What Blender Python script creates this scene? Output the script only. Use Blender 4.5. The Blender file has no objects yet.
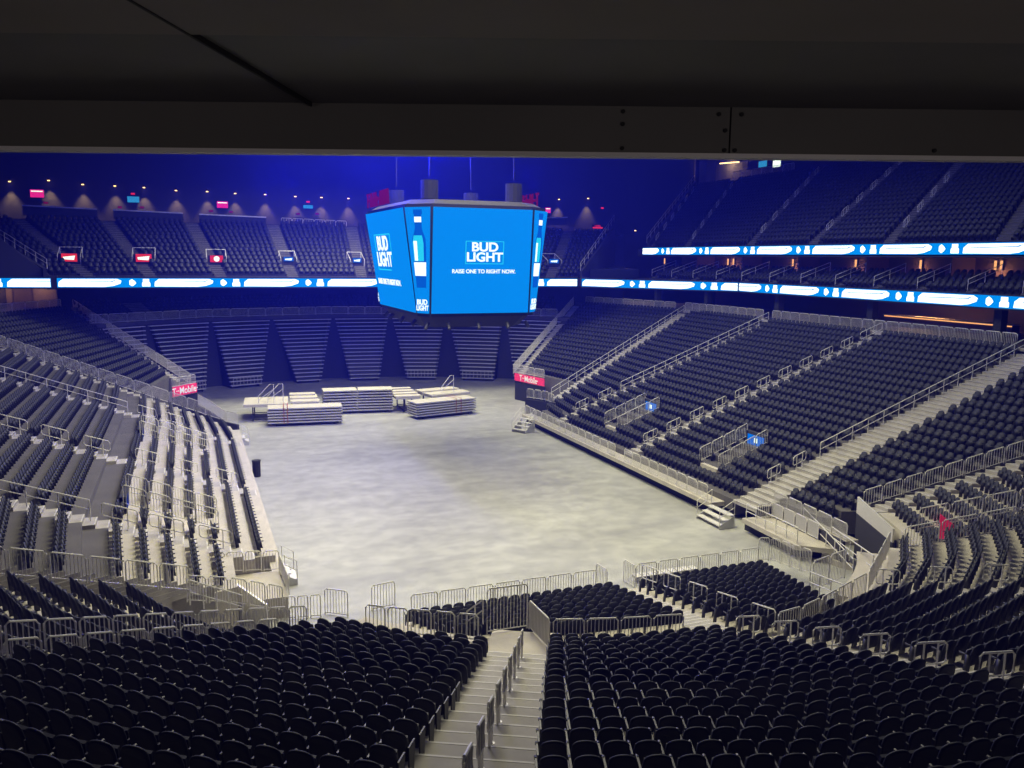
import bpy, bmesh, math, random
import numpy as np
from mathutils import Vector, Matrix
random.seed(4)
C = bpy.context.scene.collection
PI = math.pi
R_ = math.radians
ORD = ['zeroth','first','second','third','fourth','fifth','sixth','seventh','eighth','ninth','tenth','eleventh','twelfth','thirteenth','fourteenth','fifteenth','sixteenth','seventeenth','eighteenth','nineteenth','twentieth','twenty-first','twenty-second','twenty-third','twenty-fourth','twenty-fifth','twenty-sixth','twenty-seventh','twenty-eighth','twenty-ninth','thirtieth']
def od(n):
    return ORD[n] if n < len(ORD) else ORD[n - 30] + ' past thirty'

# ------------------------------------------------------------------ materials
def mat(name, col, rough=.7, metal=0., noise=0., scale=3., emit=None, es=1., bump=0., col2=None, spec=.5):
    m = bpy.data.materials.new(name); m.use_nodes = True
    nt = m.node_tree; b = nt.nodes['Principled BSDF']
    b.inputs['Base Color'].default_value = (*col, 1); b.inputs['Roughness'].default_value = rough
    b.inputs['Metallic'].default_value = metal; b.inputs['Specular IOR Level'].default_value = spec
    if noise or col2:
        tc = nt.nodes.new('ShaderNodeTexCoord'); n = nt.nodes.new('ShaderNodeTexNoise')
        n.inputs['Scale'].default_value = scale; n.inputs['Detail'].default_value = 5
        rp = nt.nodes.new('ShaderNodeValToRGB')
        c2 = col2 or tuple(c * (1 - noise) for c in col)
        rp.color_ramp.elements[0].color = (*c2, 1); rp.color_ramp.elements[1].color = (*col, 1)
        rp.color_ramp.elements[0].position = .35; rp.color_ramp.elements[1].position = .65
        nt.links.new(tc.outputs['Object'], n.inputs['Vector']); nt.links.new(n.outputs['Fac'], rp.inputs['Fac'])
        nt.links.new(rp.outputs['Color'], b.inputs['Base Color'])
    if emit:
        b.inputs['Emission Color'].default_value = (*emit, 1); b.inputs['Emission Strength'].default_value = es
    return m
M = {}
M['seat_back'] = mat('black_seat_fabric', (.0175, .019, .027), .7, noise=.2, scale=60)
M['seat_pan'] = mat('black_seat_underside', (.014, .0155, .022), .6)
M['seat_arm'] = mat('dark_arm_plastic', (.06, .06, .068), .45)
M['seat_leg'] = mat('black_standard', (.02, .02, .022), .5)
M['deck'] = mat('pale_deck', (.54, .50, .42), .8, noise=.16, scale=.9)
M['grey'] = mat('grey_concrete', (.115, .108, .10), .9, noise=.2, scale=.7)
M['stair'] = mat('stair_concrete', (.46, .435, .40), .85, noise=.2, scale=1.3)
M['nosing'] = mat('pale_nosing', (.66, .64, .60), .7)
M['steel'] = mat('pale_painted_steel', (.74, .72, .68), .45, metal=.15)
M['plate'] = mat('grey_rail_plate', (.22, .21, .27), .55, metal=.2)
M['bench'] = mat('bench_aluminium', (.72, .70, .70), .55, metal=.2)
M['darkmetal'] = mat('dark_metal', (.025, .025, .03), .5, metal=.3)
M['black'] = mat('matt_black', (.012, .012, .015), .85)
M['darkwall'] = mat('dark_wall_paint', (.035, .036, .045), .85, noise=.2, scale=.3)
M['navywall'] = mat('navy_wall_paint', (.045, .044, .052), .85)
M['roof'] = mat('dark_roof_deck', (.03, .03, .034), .9)
M['timber'] = mat('pale_stage_deck', (.62, .58, .48), .7, noise=.12, scale=2)
M['stageedge'] = mat('aluminium_edge', (.55, .55, .54), .5, metal=.3)
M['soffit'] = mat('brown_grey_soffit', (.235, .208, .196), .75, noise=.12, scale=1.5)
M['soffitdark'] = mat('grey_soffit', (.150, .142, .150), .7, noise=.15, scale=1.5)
M['beam'] = mat('grey_downstand', (.105, .100, .105), .6, noise=.12, scale=1.2)
M['beamlip'] = mat('aluminium_lip', (.62, .60, .64), .5, metal=.1)
M['suite'] = mat('suite_wall', (.16, .12, .11), .8)
M['column'] = mat('column_paint', (.22, .17, .15), .8)
M['wood'] = mat('bar_front', (.22, .12, .07), .5)
M['steelpad'] = mat('grey_mesh_sheet', (.42, .41, .40), .6)  # even mid grey of the mesh sheeting
M['strap'] = mat('red_strap', (.35, .05, .04), .7)
def emi(name, col, s):
    m = bpy.data.materials.new(name); m.use_nodes = True; nt = m.node_tree; nt.nodes.clear()
    e = nt.nodes.new('ShaderNodeEmission'); o = nt.nodes.new('ShaderNodeOutputMaterial')
    e.inputs['Color'].default_value = (*col, 1); e.inputs['Strength'].default_value = s
    nt.links.new(e.outputs[0], o.inputs[0]); return m
M['scr'] = emi('screen_blue', (.0, .235, .84), 1.08)
M['scrdeep'] = emi('screen_deep_blue', (.0, .10, .62), 1.0)
M['scrwhite'] = emi('screen_white', (.82, .95, 1.0), 1.25)
M['scrline'] = emi('screen_cyan_line', (.02, .62, .95), 1.0)
M['ribblue'] = emi('ribbon_blue', (.0, .24, .88), 1.15)
M['ribwhite'] = emi('ribbon_white', (.86, .95, 1.0), 1.7)
M['pink'] = emi('pink_screen', (.85, .02, .30), .85)
M['pinksign'] = mat('pink_sign', (.80, .03, .13), .6, emit=(.8, .03, .14), es=.25)
M['signwhite'] = mat('white_letter', (.85, .85, .85), .5, emit=(1, 1, 1), es=.15)
M['redscr'] = emi('red_screen', (.85, .03, .02), .8)
M['exitred'] = emi('red_exit', (.9, .02, .02), .8)
M['arenared'] = emi('red_letters', (.32, .004, .06), .40)
M['warm'] = emi('warm_lamp', (1.0, .62, .30), 3.0)
M['warmdim'] = emi('warm_glow', (1.0, .45, .18), 1.1)
M['whitelamp'] = emi('white_lamp', (.9, .9, 1.0), 2.2)
M['tvblue'] = emi('television_blue', (.03, .30, .75), .8)
M['dimblue'] = emi('dim_portal_blue', (.05, .10, .55), .35)
M['portalblue'] = emi('portal_blue', (.0, .16, .80), 1.0)

def floor_mat():
    m = bpy.data.materials.new('arena_floor_concrete'); m.use_nodes = True; nt = m.node_tree; b = nt.nodes['Principled BSDF']
    tc = nt.nodes.new('ShaderNodeTexCoord'); mp = nt.nodes.new('ShaderNodeMapping'); mp.inputs['Scale'].default_value = (.11, .30, 1)
    n = nt.nodes.new('ShaderNodeTexNoise'); n.inputs['Scale'].default_value = 1.0; n.inputs['Detail'].default_value = 8; n.inputs['Roughness'].default_value = .68
    r = nt.nodes.new('ShaderNodeValToRGB'); e = r.color_ramp.elements
    e[0].position = .33; e[0].color = (.335, .335, .315, 1); e[1].position = .66; e[1].color = (.51, .51, .455, 1)
    n2 = nt.nodes.new('ShaderNodeTexNoise'); n2.inputs['Scale'].default_value = .9; n2.inputs['Detail'].default_value = 4
    r2 = nt.nodes.new('ShaderNodeValToRGB'); r2.color_ramp.elements[0].position = .4; r2.color_ramp.elements[0].color = (.84, .84, .86, 1); r2.color_ramp.elements[1].position = .6
    mx = nt.nodes.new('ShaderNodeMix'); mx.data_type = 'RGBA'; mx.blend_type = 'MULTIPLY'; mx.inputs['Factor'].default_value = 1
    L = nt.links.new
    L(tc.outputs['Object'], mp.inputs['Vector']); L(mp.outputs[0], n.inputs['Vector']); L(tc.outputs['Object'], n2.inputs['Vector'])
    L(n.outputs['Fac'], r.inputs['Fac']); L(n2.outputs['Fac'], r2.inputs['Fac'])
    L(r.outputs['Color'], mx.inputs['A']); L(r2.outputs['Color'], mx.inputs['B']); L(mx.outputs['Result'], b.inputs['Base Color'])
    b.inputs['Roughness'].default_value = .42; b.inputs['Specular IOR Level'].default_value = .35
    return m
M['floor'] = floor_mat()

# ------------------------------------------------------------------ mesh helpers
class MB:
    def __init__(s): s.v = []; s.f = []; s.mi = []
    def face(s, pts, mi=0):
        i = len(s.v); s.v += [tuple(p) for p in pts]; s.f.append(tuple(range(i, i + len(pts)))); s.mi.append(mi)
    def add(s, vs, fs, mi=0):
        i = len(s.v); s.v += [tuple(p) for p in vs]
        for f in fs: s.f.append(tuple(i + k for k in f)); s.mi.append(mi)
    def hexa(s, p, mi=0):                      # p: 4 bottom then 4 top corners
        s.add(p, [(3,2,1,0),(4,5,6,7),(0,1,5,4),(1,2,6,5),(2,3,7,6),(3,0,4,7)], mi)
    def box(s, x0, x1, y0, y1, z0, z1, mi=0):
        s.hexa([(x0,y0,z0),(x1,y0,z0),(x1,y1,z0),(x0,y1,z0),(x0,y0,z1),(x1,y0,z1),(x1,y1,z1),(x0,y1,z1)], mi)
    def cbox(s, c, u, hu, v, hv, z0, z1, mi=0):  # box on plan axes u,v about c
        q = [(c[0]+a*u[0]*hu+b*v[0]*hv, c[1]+a*u[1]*hu+b*v[1]*hv) for a,b in ((-1,-1),(1,-1),(1,1),(-1,1))]
        s.hexa([(x,y,z0) for x,y in q]+[(x,y,z1) for x,y in q], mi)
    def prism(s, poly, z0, z1, mi=0):
        n = len(poly); lo = [(p[0],p[1],z0) for p in poly]; hi = [(p[0],p[1],z1) for p in poly]
        s.add(lo+hi, [tuple(range(n))[::-1], tuple(range(n,2*n))]+[(i,(i+1)%n,n+(i+1)%n,n+i) for i in range(n)], mi)
    def tube(s, pts, r, sides=6, closed=False, mi=0):
        pts = [Vector(p) for p in pts]; n = len(pts); rings = []
        for i in range(n):
            a = pts[i-1] if (i or closed) else pts[i]; b = pts[(i+1)%n] if (i < n-1 or closed) else pts[i]
            t = (b-a).normalized(); up = Vector((0,0,1)) if abs(t.z) < .9 else Vector((t.y+.3,-t.x+.2,0)).normalized()
            if abs(t.z) >= .9:
                up = Vector((1,0,0)) if n < 3 else (s._pn(pts))
            sd = t.cross(up).normalized(); up2 = sd.cross(t)
            rings.append([pts[i]+(sd*math.cos(2*PI*k/sides)+up2*math.sin(2*PI*k/sides))*r for k in range(sides)])
        i0 = len(s.v); s.v += [tuple(p) for rg in rings for p in rg]
        m = n if closed else n-1
        for i in range(m):
            j = (i+1)%n
            # best rotation match between rings
            best = min(range(sides), key=lambda o: (rings[i][0]-rings[j][o]).length_squared)
            for k in range(sides):
                s.f.append((i0+i*sides+k, i0+i*sides+(k+1)%sides, i0+j*sides+(k+1+best)%sides, i0+j*sides+(k+best)%sides)); s.mi.append(mi)
        if not closed:
            s.f.append(tuple(i0+k for k in range(sides))[::-1]); s.mi.append(mi)
            s.f.append(tuple(i0+(n-1)*sides+k for k in range(sides))); s.mi.append(mi)
    def _pn(s, pts):
        nrm = Vector((0,0,0))
        for i in range(len(pts)-2): nrm += (pts[i+1]-pts[i]).cross(pts[i+2]-pts[i+1])
        return nrm.normalized() if nrm.length > 1e-6 else Vector((1,0,0))
    def build(s, name, mats, parent=None, smooth=False):
        me = bpy.data.meshes.new(name); me.from_pydata(s.v, [], s.f)
        for m in (mats if isinstance(mats, (list, tuple)) else [mats]): me.materials.append(m)
        if any(s.mi): me.polygons.foreach_set('material_index', s.mi)
        if smooth: me.polygons.foreach_set('use_smooth', [True]*len(s.f))
        me.update()
        o = bpy.data.objects.new(name, me); C.objects.link(o)
        if parent: o.parent = parent
        return o
def tag(o, label=None, cat=None, group=None, kind=None):
    if label:
        o['label'] = label
        if not 4 <= len(label.split()) <= 16: print('LABEL LEN', len(label.split()), label)
    if cat: o['category'] = cat
    if group: o['group'] = group
    if kind: o['kind'] = kind
    return o
def empty(name, loc, label, cat, group=None, rz=0):
    o = bpy.data.objects.new(name, None); C.objects.link(o); o.location = loc; o.rotation_euler = (0,0,rz); o.empty_display_size = .2
    return tag(o, label, cat, group)
def struct(mb, name, m):
    return tag(mb.build(name, m), kind='structure')
def text(body, name, size, m, parent, loc, rot, ext=.01, sx=1.0, align='CENTER', bold=.012):
    cu = bpy.data.curves.new(name, 'FONT'); cu.body = body; cu.size = size; cu.extrude = ext; cu.align_x = align; cu.align_y = 'CENTER'
    cu.materials.append(m); cu.offset = size*bold
    t = bpy.data.objects.new(name, cu); C.objects.link(t); bpy.context.view_layer.update()
    me = bpy.data.meshes.new_from_object(t.evaluated_get(bpy.context.evaluated_depsgraph_get())); bpy.data.objects.remove(t)
    o = bpy.data.objects.new(name, me); C.objects.link(o); o.location = loc; o.rotation_euler = rot; o.scale = (sx,1,1)
    if parent: o.parent = parent
    return o
def lerp(a, b, t): return tuple(x+(y-x)*t for x, y in zip(a, b))
def sub2(a, b): return (a[0]-b[0], a[1]-b[1])
def unit(a):
    l = math.hypot(a[0], a[1]) or 1; return (a[0]/l, a[1]/l)
def cir(c, r, th):        # near end: angle from -Y, positive to +X
    return (c[0]+r*math.sin(R_(th)), c[1]-r*math.cos(R_(th)))
def cirf(c, r, th):
    return (c[0]+r*math.sin(R_(th)), c[1]+r*math.cos(R_(th)))

# ------------------------------------------------------------------ seats
def outline(w, zb, zt, n=6):      # arched seat back, half width w
    sh = zt-.20; pts = [(-w*.92, zb)]
    pts += [(-w*.99, zb+.14), (-w, sh-.04)]
    for i in range(1, n): 
        a = PI - PI*i/n; pts.append((w*math.cos(a)*(.985), sh+(zt-sh)*math.sin(a)**.72))
    return pts+[(w, sh-.04), (w*.99, zb+.14), (w*.92, zb)]
def seat_parts(hi=True):
    P = {}
    o = outline(.245, .28, .91, 9 if hi else 6); n = len(o)
    def yb(x, z): return -.02-.11*(z-.3)/.6+.30*x*x      # leans back, edges wrap forward
    b = MB()
    if hi:
        front = [(x, yb(x,z)+.014, z) for x,z in o]; back = [(x, yb(x,z)-.014, z) for x,z in o]
        fi = [(x*.88, yb(x,z)+.035, .33+(z-.33)*.95) for x,z in o]; bi = [(x*.90, yb(x,z)-.040, .31+(z-.31)*.955) for x,z in o]
        V = bi+back+front+fi; F = [tuple(range(n)), tuple(range(3*n,4*n))[::-1]]
        for r in range(3):
            for i in range(n):
                j = (i+1)%n; F.append((r*n+j, r*n+i, (r+1)*n+i, (r+1)*n+j))
        b.add(V, F)
    else:
        front = [(x, yb(x,z)+.022, z) for x,z in o]; back = [(x, yb(x,z)-.03, z) for x,z in o]
        b.add(back+front, [tuple(range(n)), tuple(range(n,2*n))[::-1]]+[((i+1)%n, i, n+i, n+(i+1)%n) for i in range(n)])
    P['backrest'] = b
    s = MB()
    if hi:
        c = [(-.20,.06,.40),(.20,.06,.40),(.20,.18,.37),(-.20,.18,.37),(-.205,.03,.70),(.205,.03,.70),(.19,.10,.71),(-.19,.10,.71)]
        s.hexa(c); s.box(-.17,.17,.05,.11,.36,.42)
    else:
        s.hexa([(-.20,.06,.40),(.20,.06,.40),(.20,.18,.37),(-.20,.18,.37),(-.205,.03,.70),(.205,.03,.70),(.19,.10,.71),(-.19,.10,.71)])
    P['seat_pan'] = s
    a = MB()
    a.hexa([(-.285,-.06,.58),(-.255,-.06,.58),(-.255,.24,.58),(-.285,.24,.58),(-.287,-.08,.62),(-.253,-.08,.62),(-.250,.25,.63),(-.290,.25,.63)])
    if hi: a.tube([(-.27,.25,.61),(-.27,.31,.61)], .032, 8)
    P['armrest'] = a
    l = MB()
    l.hexa([(-.288,-.06,0),(-.252,-.06,0),(-.252,.12,0),(-.288,.12,0),(-.288,-.10,.62),(-.252,-.10,.62),(-.252,.06,.62),(-.288,.06,.62)])
    if hi: l.box(-.30,-.24,-.10,.20,0,.025)
    P['leg'] = l
    return P
SEATM = {'backrest': M['seat_back'], 'seat_pan': M['seat_pan'], 'armrest': M['seat_arm'], 'leg': M['seat_leg']}
SEATS = []      # every seat: (x, y, z, heading, info)
def rowpt(line, k, n): return lerp(line[0], line[1], k/n)
def tier(lines, segs, z0, dz, n, pitch, name, mats, kst=None, skip_rows=(), skip=None, info=None, seat_pos=.70, mg=(.12,.12), kend=None, stair_mats=None, front=None, split=None):
    """lines: (front point, back point at row n) for each boundary; segs: 'seat', 'stair' or None for each neighbouring pair"""
    for i, sg in enumerate(segs):
        if sg is None: continue
        A, B = lines[i], lines[i+1]
        k0 = kst[i] if kst else 0
        k1 = kend[i] if kend else n
        t = MB()
        if sg.startswith('seat'):
            for k in range(k0, k1):
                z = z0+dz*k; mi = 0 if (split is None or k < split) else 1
                a0, b0, a1, b1 = rowpt(A,k,n), rowpt(B,k,n), rowpt(A,k+1,n), rowpt(B,k+1,n)
                zl = z-dz if k > k0 else (z-dz if front is None else front)
                t.face([(*a0,zl),(*b0,zl),(*b0,z),(*a0,z)], mi); t.face([(*a0,z),(*b0,z),(*b1,z),(*a1,z)], mi)
                base = (front if front is not None else z0)-.3
                t.face([(*a1,base),(*a0,base),(*a0,z),(*a1,z)], mi); t.face([(*b0,base),(*b1,base),(*b1,z),(*b0,z)], mi)
            struct(t, name, mats)
            inf = (info or {}).get(i)
            for k in range(k0, k1):
                if k in (skip_rows.get(i,()) if isinstance(skip_rows,dict) else skip_rows): continue
                z = z0+dz*k
                a, b = rowpt(A,k+seat_pos,n), rowpt(B,k+seat_pos,n)
                d = sub2(b,a); L = math.hypot(*d); u = unit(d)
                mA = mg[0] if 'a' not in sg[4:] else .02; mB = mg[1] if 'b' not in sg[4:] else .02
                cnt = int((L-mA-mB)/pitch)
                if cnt < 1: continue
                out = unit(sub2(A[1],A[0])); nrm = (-u[1],u[0])
                if nrm[0]*out[0]+nrm[1]*out[1] > 0: nrm = (-nrm[0],-nrm[1])      # towards the floor
                hd = math.atan2(nrm[1],nrm[0])-PI/2
                ps = (L-mA-mB)/cnt
                for j in range(cnt):
                    x = a[0]+u[0]*(mA+ps*(j+.5)); y = a[1]+u[1]*(mA+ps*(j+.5))
                    if skip and skip(x,y): continue
                    SEATS.append((x,y,z,hd,(inf,k,j,cnt,k0)))
        else:
            steps = 1 if sg.endswith('1') else 2
            for k in range(k0, k1):
                for h in range(steps):
                    kk = k+h/steps; z = z0+dz*(kk)
                    a0,b0,a1,b1 = rowpt(A,kk,n), rowpt(B,kk,n), rowpt(A,kk+1/steps,n), rowpt(B,kk+1/steps,n)
                    zl = z-dz/steps-.02
                    t.face([(*a0,zl),(*b0,zl),(*b0,z),(*a0,z)], 0)
                    t.face([(*a0,z),(*b0,z),(*b1,z),(*a1,z)], 0)
                    e0,f0 = lerp(a0,a1,.06*steps), lerp(b0,b1,.06*steps)
                    i0, i1 = lerp(a0,b0,.03), lerp(a0,b0,.97); j0, j1 = lerp(e0,f0,.03), lerp(e0,f0,.97)
                    t.hexa([(*i0,z-.03),(*i1,z-.03),(*j1,z-.03),(*j0,z-.03),(*i0,z+.006),(*i1,z+.006),(*j1,z+.006),(*j0,z+.006)], 1)
                    t.face([(*a1,z0-.3),(*a0,z0-.3),(*a0,z),(*a1,z)], 0); t.face([(*b0,z0-.3),(*b1,z0-.3),(*b1,z),(*b0,z)], 0)
            struct(t, 'aisle_stair_floor', stair_mats or [M['stair'], M['nosing']])

# ------------------------------------------------------------------ railings
RC = [0]
def railing(p0, p1, label, h=1.0, group=None, bars=.13, name='railing_panel', r=.030, plate=None, legs=.10):
    """one panel between two 3D foot points"""
    p0, p1 = Vector(p0), Vector(p1); d = p1-p0; L = Vector((d.x,d.y,0)).length
    root = empty(name, p0, label, 'railing', group)
    up = Vector((0,0,1)); c = min(.10, L*.15); u = d/L
    f = MB()
    f.tube([Vector((0,0,0)), up*(h-c), up*h+u*c*.9, d+up*h-u*c*.9, d+up*(h-c), d], r, 6)
    f.tube([up*legs, d+up*legs], r*.8, 5)
    f.build('frame', M['steel'], root)
    if bars:
        g = MB(); n = max(2, int(L/bars)); s = u*.011; q = Vector((-u.y,u.x,0))*.011
        for i in range(1, n):
            b = d*(i/n); lo = b+up*legs; hi = b+up*(h-.01)
            g.add([lo-s-q, lo+s-q, lo+s+q, lo-s+q, hi-s-q, hi+s-q, hi+s+q, hi-s+q], [(0,1,5,4),(1,2,6,5),(2,3,7,6),(3,0,4,7)])
        g.build('grille', M['steel'], root)
    if plate:
        g = MB(); q = Vector((-u.y,u.x,0))*.006
        a, b, lo, hi = u*.03, d-u*.03, up*legs, up*(h-.03)
        g.hexa([a+lo-q,b+lo-q,b+lo+q,a+lo+q,a+hi-q,b+hi-q,b+hi+q,a+hi+q]); g.build('infill_sheet', plate, root)
    return root
def run(pts, n, fmt, group, gap=.12, **kw):
    """n panels along a 3D polyline; fmt takes the ordinal"""
    P = [Vector(p) for p in pts]; ls = [(P[i+1]-P[i]).length for i in range(len(P)-1)]; T = sum(ls)
    def at(s):
        for i, l in enumerate(ls):
            if s <= l or i == len(ls)-1: return P[i]+(P[i+1]-P[i])*(s/l)
            s -= l
    for i in range(n):
        railing(at(T*i/n+gap/2), at(T*(i+1)/n-gap/2), fmt.format(od(i+1)), group=group, **kw)
def loop(p0, p1, label, group=None, h0=.35, h1=.95, r=.030, plate=None):
    """a waist-high handrail loop on two posts"""
    p0, p1 = Vector(p0), Vector(p1); d = p1-p0; L = Vector((d.x,d.y,0)).length; u = d/L; up = Vector((0,0,1)); c = .08
    root = empty('aisle_handrail', p0, label, 'handrail', group)
    f = MB()
    f.tube([up*(h0+c), up*(h1-c), up*h1+u*c, d+up*h1-u*c, d+up*(h1-c), d+up*(h0+c), d+up*h0-u*c, up*h0+u*c], r, 6, closed=True)
    f.build('rail_loop', M['steel'], root)
    for t in (.28, .72):
        g = MB(); b = d*t; g.tube([b, b+up*h1], r*.9, 6); g.tube([b, b+up*.02], r*2.4, 8); g.build('post', M['steel'], root)
    if plate:
        g = MB(); q = Vector((-u.y,u.x,0))*.012; a, b = u*.03, d-u*.03; lo, hi = up*(h0+.03), up*(h1-.03)
        g.hexa([a+lo-q,b+lo-q,b+lo+q,a+lo+q,a+hi-q,b+hi-q,b+hi+q,a+hi+q]); g.build('infill_plate', plate, root)
    return root
def longrail(p0, p1, n, label, group=None, h=.95, r=.032, hm=.5):
    p0, p1 = Vector(p0), Vector(p1); d = p1-p0; up = Vector((0,0,1)); root = empty('stair_handrail', p0, label, 'handrail', group)
    t = MB(); t.tube([up*(hm), up*h, d+up*h, d+up*(hm)], r, 6); t.build('top_rail', M['steel'], root)
    t = MB(); t.tube([up*hm, d+up*hm], r*.8, 6); t.build('mid_rail', M['steel'], root)
    for i in range(n+1):
        g = MB(); b = d*(i/n); g.tube([b-up*.05, b+up*h], r*.9, 5); g.build('post', M['steel'], root)
    return root
# ------------------------------------------------------------------ the place: plan constants (metres)
NC = (18., 40.)                                   # centre of the near curve
FC = (18., 74.)                                   # centre of the far curve
def zN(R): return 3.0+.304*(R-16.6)/.92
def zS(d): return 1.3+.385*(d-14.3)/1.074         # d: distance from the long axis x = 18
def NL(tf, tb=None): return (cir(NC,16.6,tf), cir(NC,35.0,tf if tb is None else tb))
def polar(t, R, z): return (*cir(NC,R,t), z)

# floor and shell
b = MB(); b.box(-75,115,-25,165,-.3,0); struct(b, 'floor', M['floor'])
b = MB(); b.box(-75,115,-25,165,39,39.5); struct(b, 'ceiling', M['roof'])
b = MB(); b.box(-75,115,165,165.5,0,39); struct(b, 'wall_far', M['navywall'])
b = MB(); b.box(115,115.5,-25,165,0,39); struct(b, 'wall_right', M['navywall'])
b = MB(); b.box(-75.5,-75,-25,165,0,39); struct(b, 'wall_left', M['navywall'])
b = MB(); b.box(-75,115,-25.5,-25,0,39); struct(b, 'wall_near', M['navywall'])

# ------------------------------------------------------------------ near curve (seats face the floor, backs to us)
SLn = (cir(NC,16.6,-32.1), cir(NC,35,-29.0)); SRn = (cir(NC,16.6,-24.6), cir(NC,35,-24.6))
linesN = [NL(-48.6), NL(-38), SLn, SRn, NL(-14), NL(-1.4,-1.6), NL(4.9,1.8), NL(10.5), NL(25.4,24.8), NL(29.8,27), NL(38.5), NL(50)]
tier(linesN, ['seatb','seata','stair1','seatb','seata','stair','seatb','seata','stair','seatb','seata'], 3.0, .304, 20, .535, 'seating_terrace_floor', [M['deck'], M['deck']],
     kst=[1,0,0,-2,-2,-1,0,0,0,0,0], info={0:'A',1:'A',3:'B',4:'B'}, mg=(-.02,-.28), front=2.3)
SN = len(SEATS)
# wedges beyond the corner tunnels
R5F, R5B = (36.6,33.7), (52.4,29.7); L5F, L5B = (-.3,32.8), (-17.0,29.2)
tier([((30.4,30.7),(50.9,16.2)), ((32.9,36.7),(57.5,26.9))], ['seat'], 1.3, .385, 23, .55, 'corner_terrace_floor', [M['deck']], front=1.0, kst=[3])
tier([((1.7,37.1),(-19.8,27.9)), ((2.17,35.75),(-16.7,22.5)), ((2.35,35.5),(-15.3,19.1)), ((2.8,34.7),(-13.1,16.3)), ((4.3,32.6),(-11.5,14.5))], ['seatb','seatab','seatab','seata'], 1.3, .385, 23, .55, 'corner_terrace_floor', [M['deck'], M['deck']], front=.9, kst=[4,4,4,4])

# retracted-out lower blocks at the near end, rows square to the floor
linesLow = [((8.3,35.3),(9.7,25.4)), ((19.0,35.3),(17.6,23.9)), ((20.3,35.3),(18.9,23.9)), ((28.1,35.3),(23.2,24.4))]
tier(linesLow, ['seat','stair','seat'], .14, .225, 12, .53, 'lower_terrace_floor', [M['deck']], kend=[9,12,12], front=.02, skip=lambda x,y: x < 13.3 and math.hypot(x-18,y-40) > 13.6)

# ------------------------------------------------------------------ long sides
def inR(x0,x1,y0,y1): return lambda x,y: x0 < x < x1 and y0 < y < y1
RV = [(34.0,38.4,62.7,65.3), (34.0,38.4,47.9,50.5)]; LV = [(-3.6,1.2,62.5,65.1), (-3.6,1.2,44.8,47.4)]
def skipR(x,y): return any(a<x<b_ and c<y<d for a,b_,c,d in RV)
def skipL(x,y): return any(a<x<b_ and c<y<d for a,b_,c,d in LV)
def sd(y, s=1, yb=None): return ((18+s*14.3, y), (18+s*39.0, y if yb is None else yb))
tier([((32.95,36.8),(57.5,27.0)), ((33.0,37.7),(57.3,28.5))], ['stair'], 1.3, .385, 23, .58, 'x', [M['grey']], kst=[3])
tier([((33.1,38.1),(57.4,28.9)), ((32.9,41.2),(57,41.2))], ['seat'], 1.3, .385, 23, .58, 'side_terrace_floor', [M['grey']], front=1.0, kst=[1])
right = [sd(41.2), sd(43.7), sd(56.9), sd(58.1), sd(70.7,1,72.4), sd(71.9,1,73.6), ((33.1,76.9),(57.3,87.6)), ((33.6,79.0),(57.0,89.8)), ((33.2,87.4),(51.9,107.0)), ((33.0,88.6),(51.2,108.2))]
tier(right, ['stair','seat','stair','seat','stair','seat','stair','seat','stair'], 1.3, .385, 23, .58, 'side_terrace_floor', [M['grey'], M['grey']],
     kst=[0,0,0,0,0,0,2,5,4], skip=skipR, front=.55)
left = [((1.7,37.2),(-19.8,28.0)), ((3.5,38.0),(-18.8,28.8)), sd(41.6,-1), sd(42.9,-1), sd(54.6,-1), sd(55.9,-1), sd(69.8,-1,71.2), sd(71.1,-1,72.5), ((3.2,78.3),(-21.2,87.0)), ((3.0,79.5),(-20.9,88.3)), ((2.8,87.4),(-12.9,109.0)), ((3.0,88.6),(-12.2,110.2))]
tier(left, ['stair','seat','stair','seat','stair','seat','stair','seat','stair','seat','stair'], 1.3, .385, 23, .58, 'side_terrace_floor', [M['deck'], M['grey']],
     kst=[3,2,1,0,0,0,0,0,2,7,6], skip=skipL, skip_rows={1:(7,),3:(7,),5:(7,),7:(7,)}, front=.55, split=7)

# front walkway and dark recess of the long sides
b = MB(); b.box(31.2,32.3,44.6,77.6,.62,.92); struct(b, 'front_walkway_floor', M['deck'])
b = MB(); b.box(31.7,32.2,44.6,77.6,0,.62); struct(b, 'wall_recess', M['black'])
b = MB(); b.box(3.4,3.97,41.5,78.3,.75,.95); struct(b, 'front_walkway_floor', M['deck'])
b = MB(); b.box(3.5,3.85,41.5,78.3,0,.75); struct(b, 'wall_recess', M['black'])

# rims, concourses and walls behind the long sides
Zc = 10.15
b = MB(); b.prism([(57,29),(72,24),(72,102),(60,126),(51.4,108),(57.1,89.4),(57,72)], Zc-.3, Zc); struct(b, 'concourse_floor', M['grey'])
b = MB(); b.prism([(-21,29),(-36,24),(-36,102),(-22,126),(-12.6,110),(-21.1,88.0),(-21,72)], Zc-.3, Zc); struct(b, 'concourse_floor', M['grey'])
for nm, pl in (('kerb_right',[(57,30),(57,72),(57.1,89.2)]),('kerb_left',[(-21,30),(-21,72),(-21.1,87.5)])):
    b = MB()
    for p,q in zip(pl,pl[1:]):
        s = .25 if nm.endswith('right') else -.25
        b.hexa([(p[0],p[1],9.6),(p[0]+s,p[1],9.6),(q[0]+s,q[1],9.6),(q[0],q[1],9.6),(p[0],p[1],Zc+.22),(p[0]+s,p[1],Zc+.22),(q[0]+s,q[1],Zc+.22),(q[0],q[1],Zc+.22)])
    struct(b, 'trim_'+nm, M['stair'])
b = MB(); b.box(72,72.4,24,104,Zc-.3,17.2); struct(b, 'wall_concourse_right', M['suite'])
b = MB(); b.box(-36.4,-36,24,104,Zc-.3,17.2); struct(b, 'wall_concourse_left', M['suite'])
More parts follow.
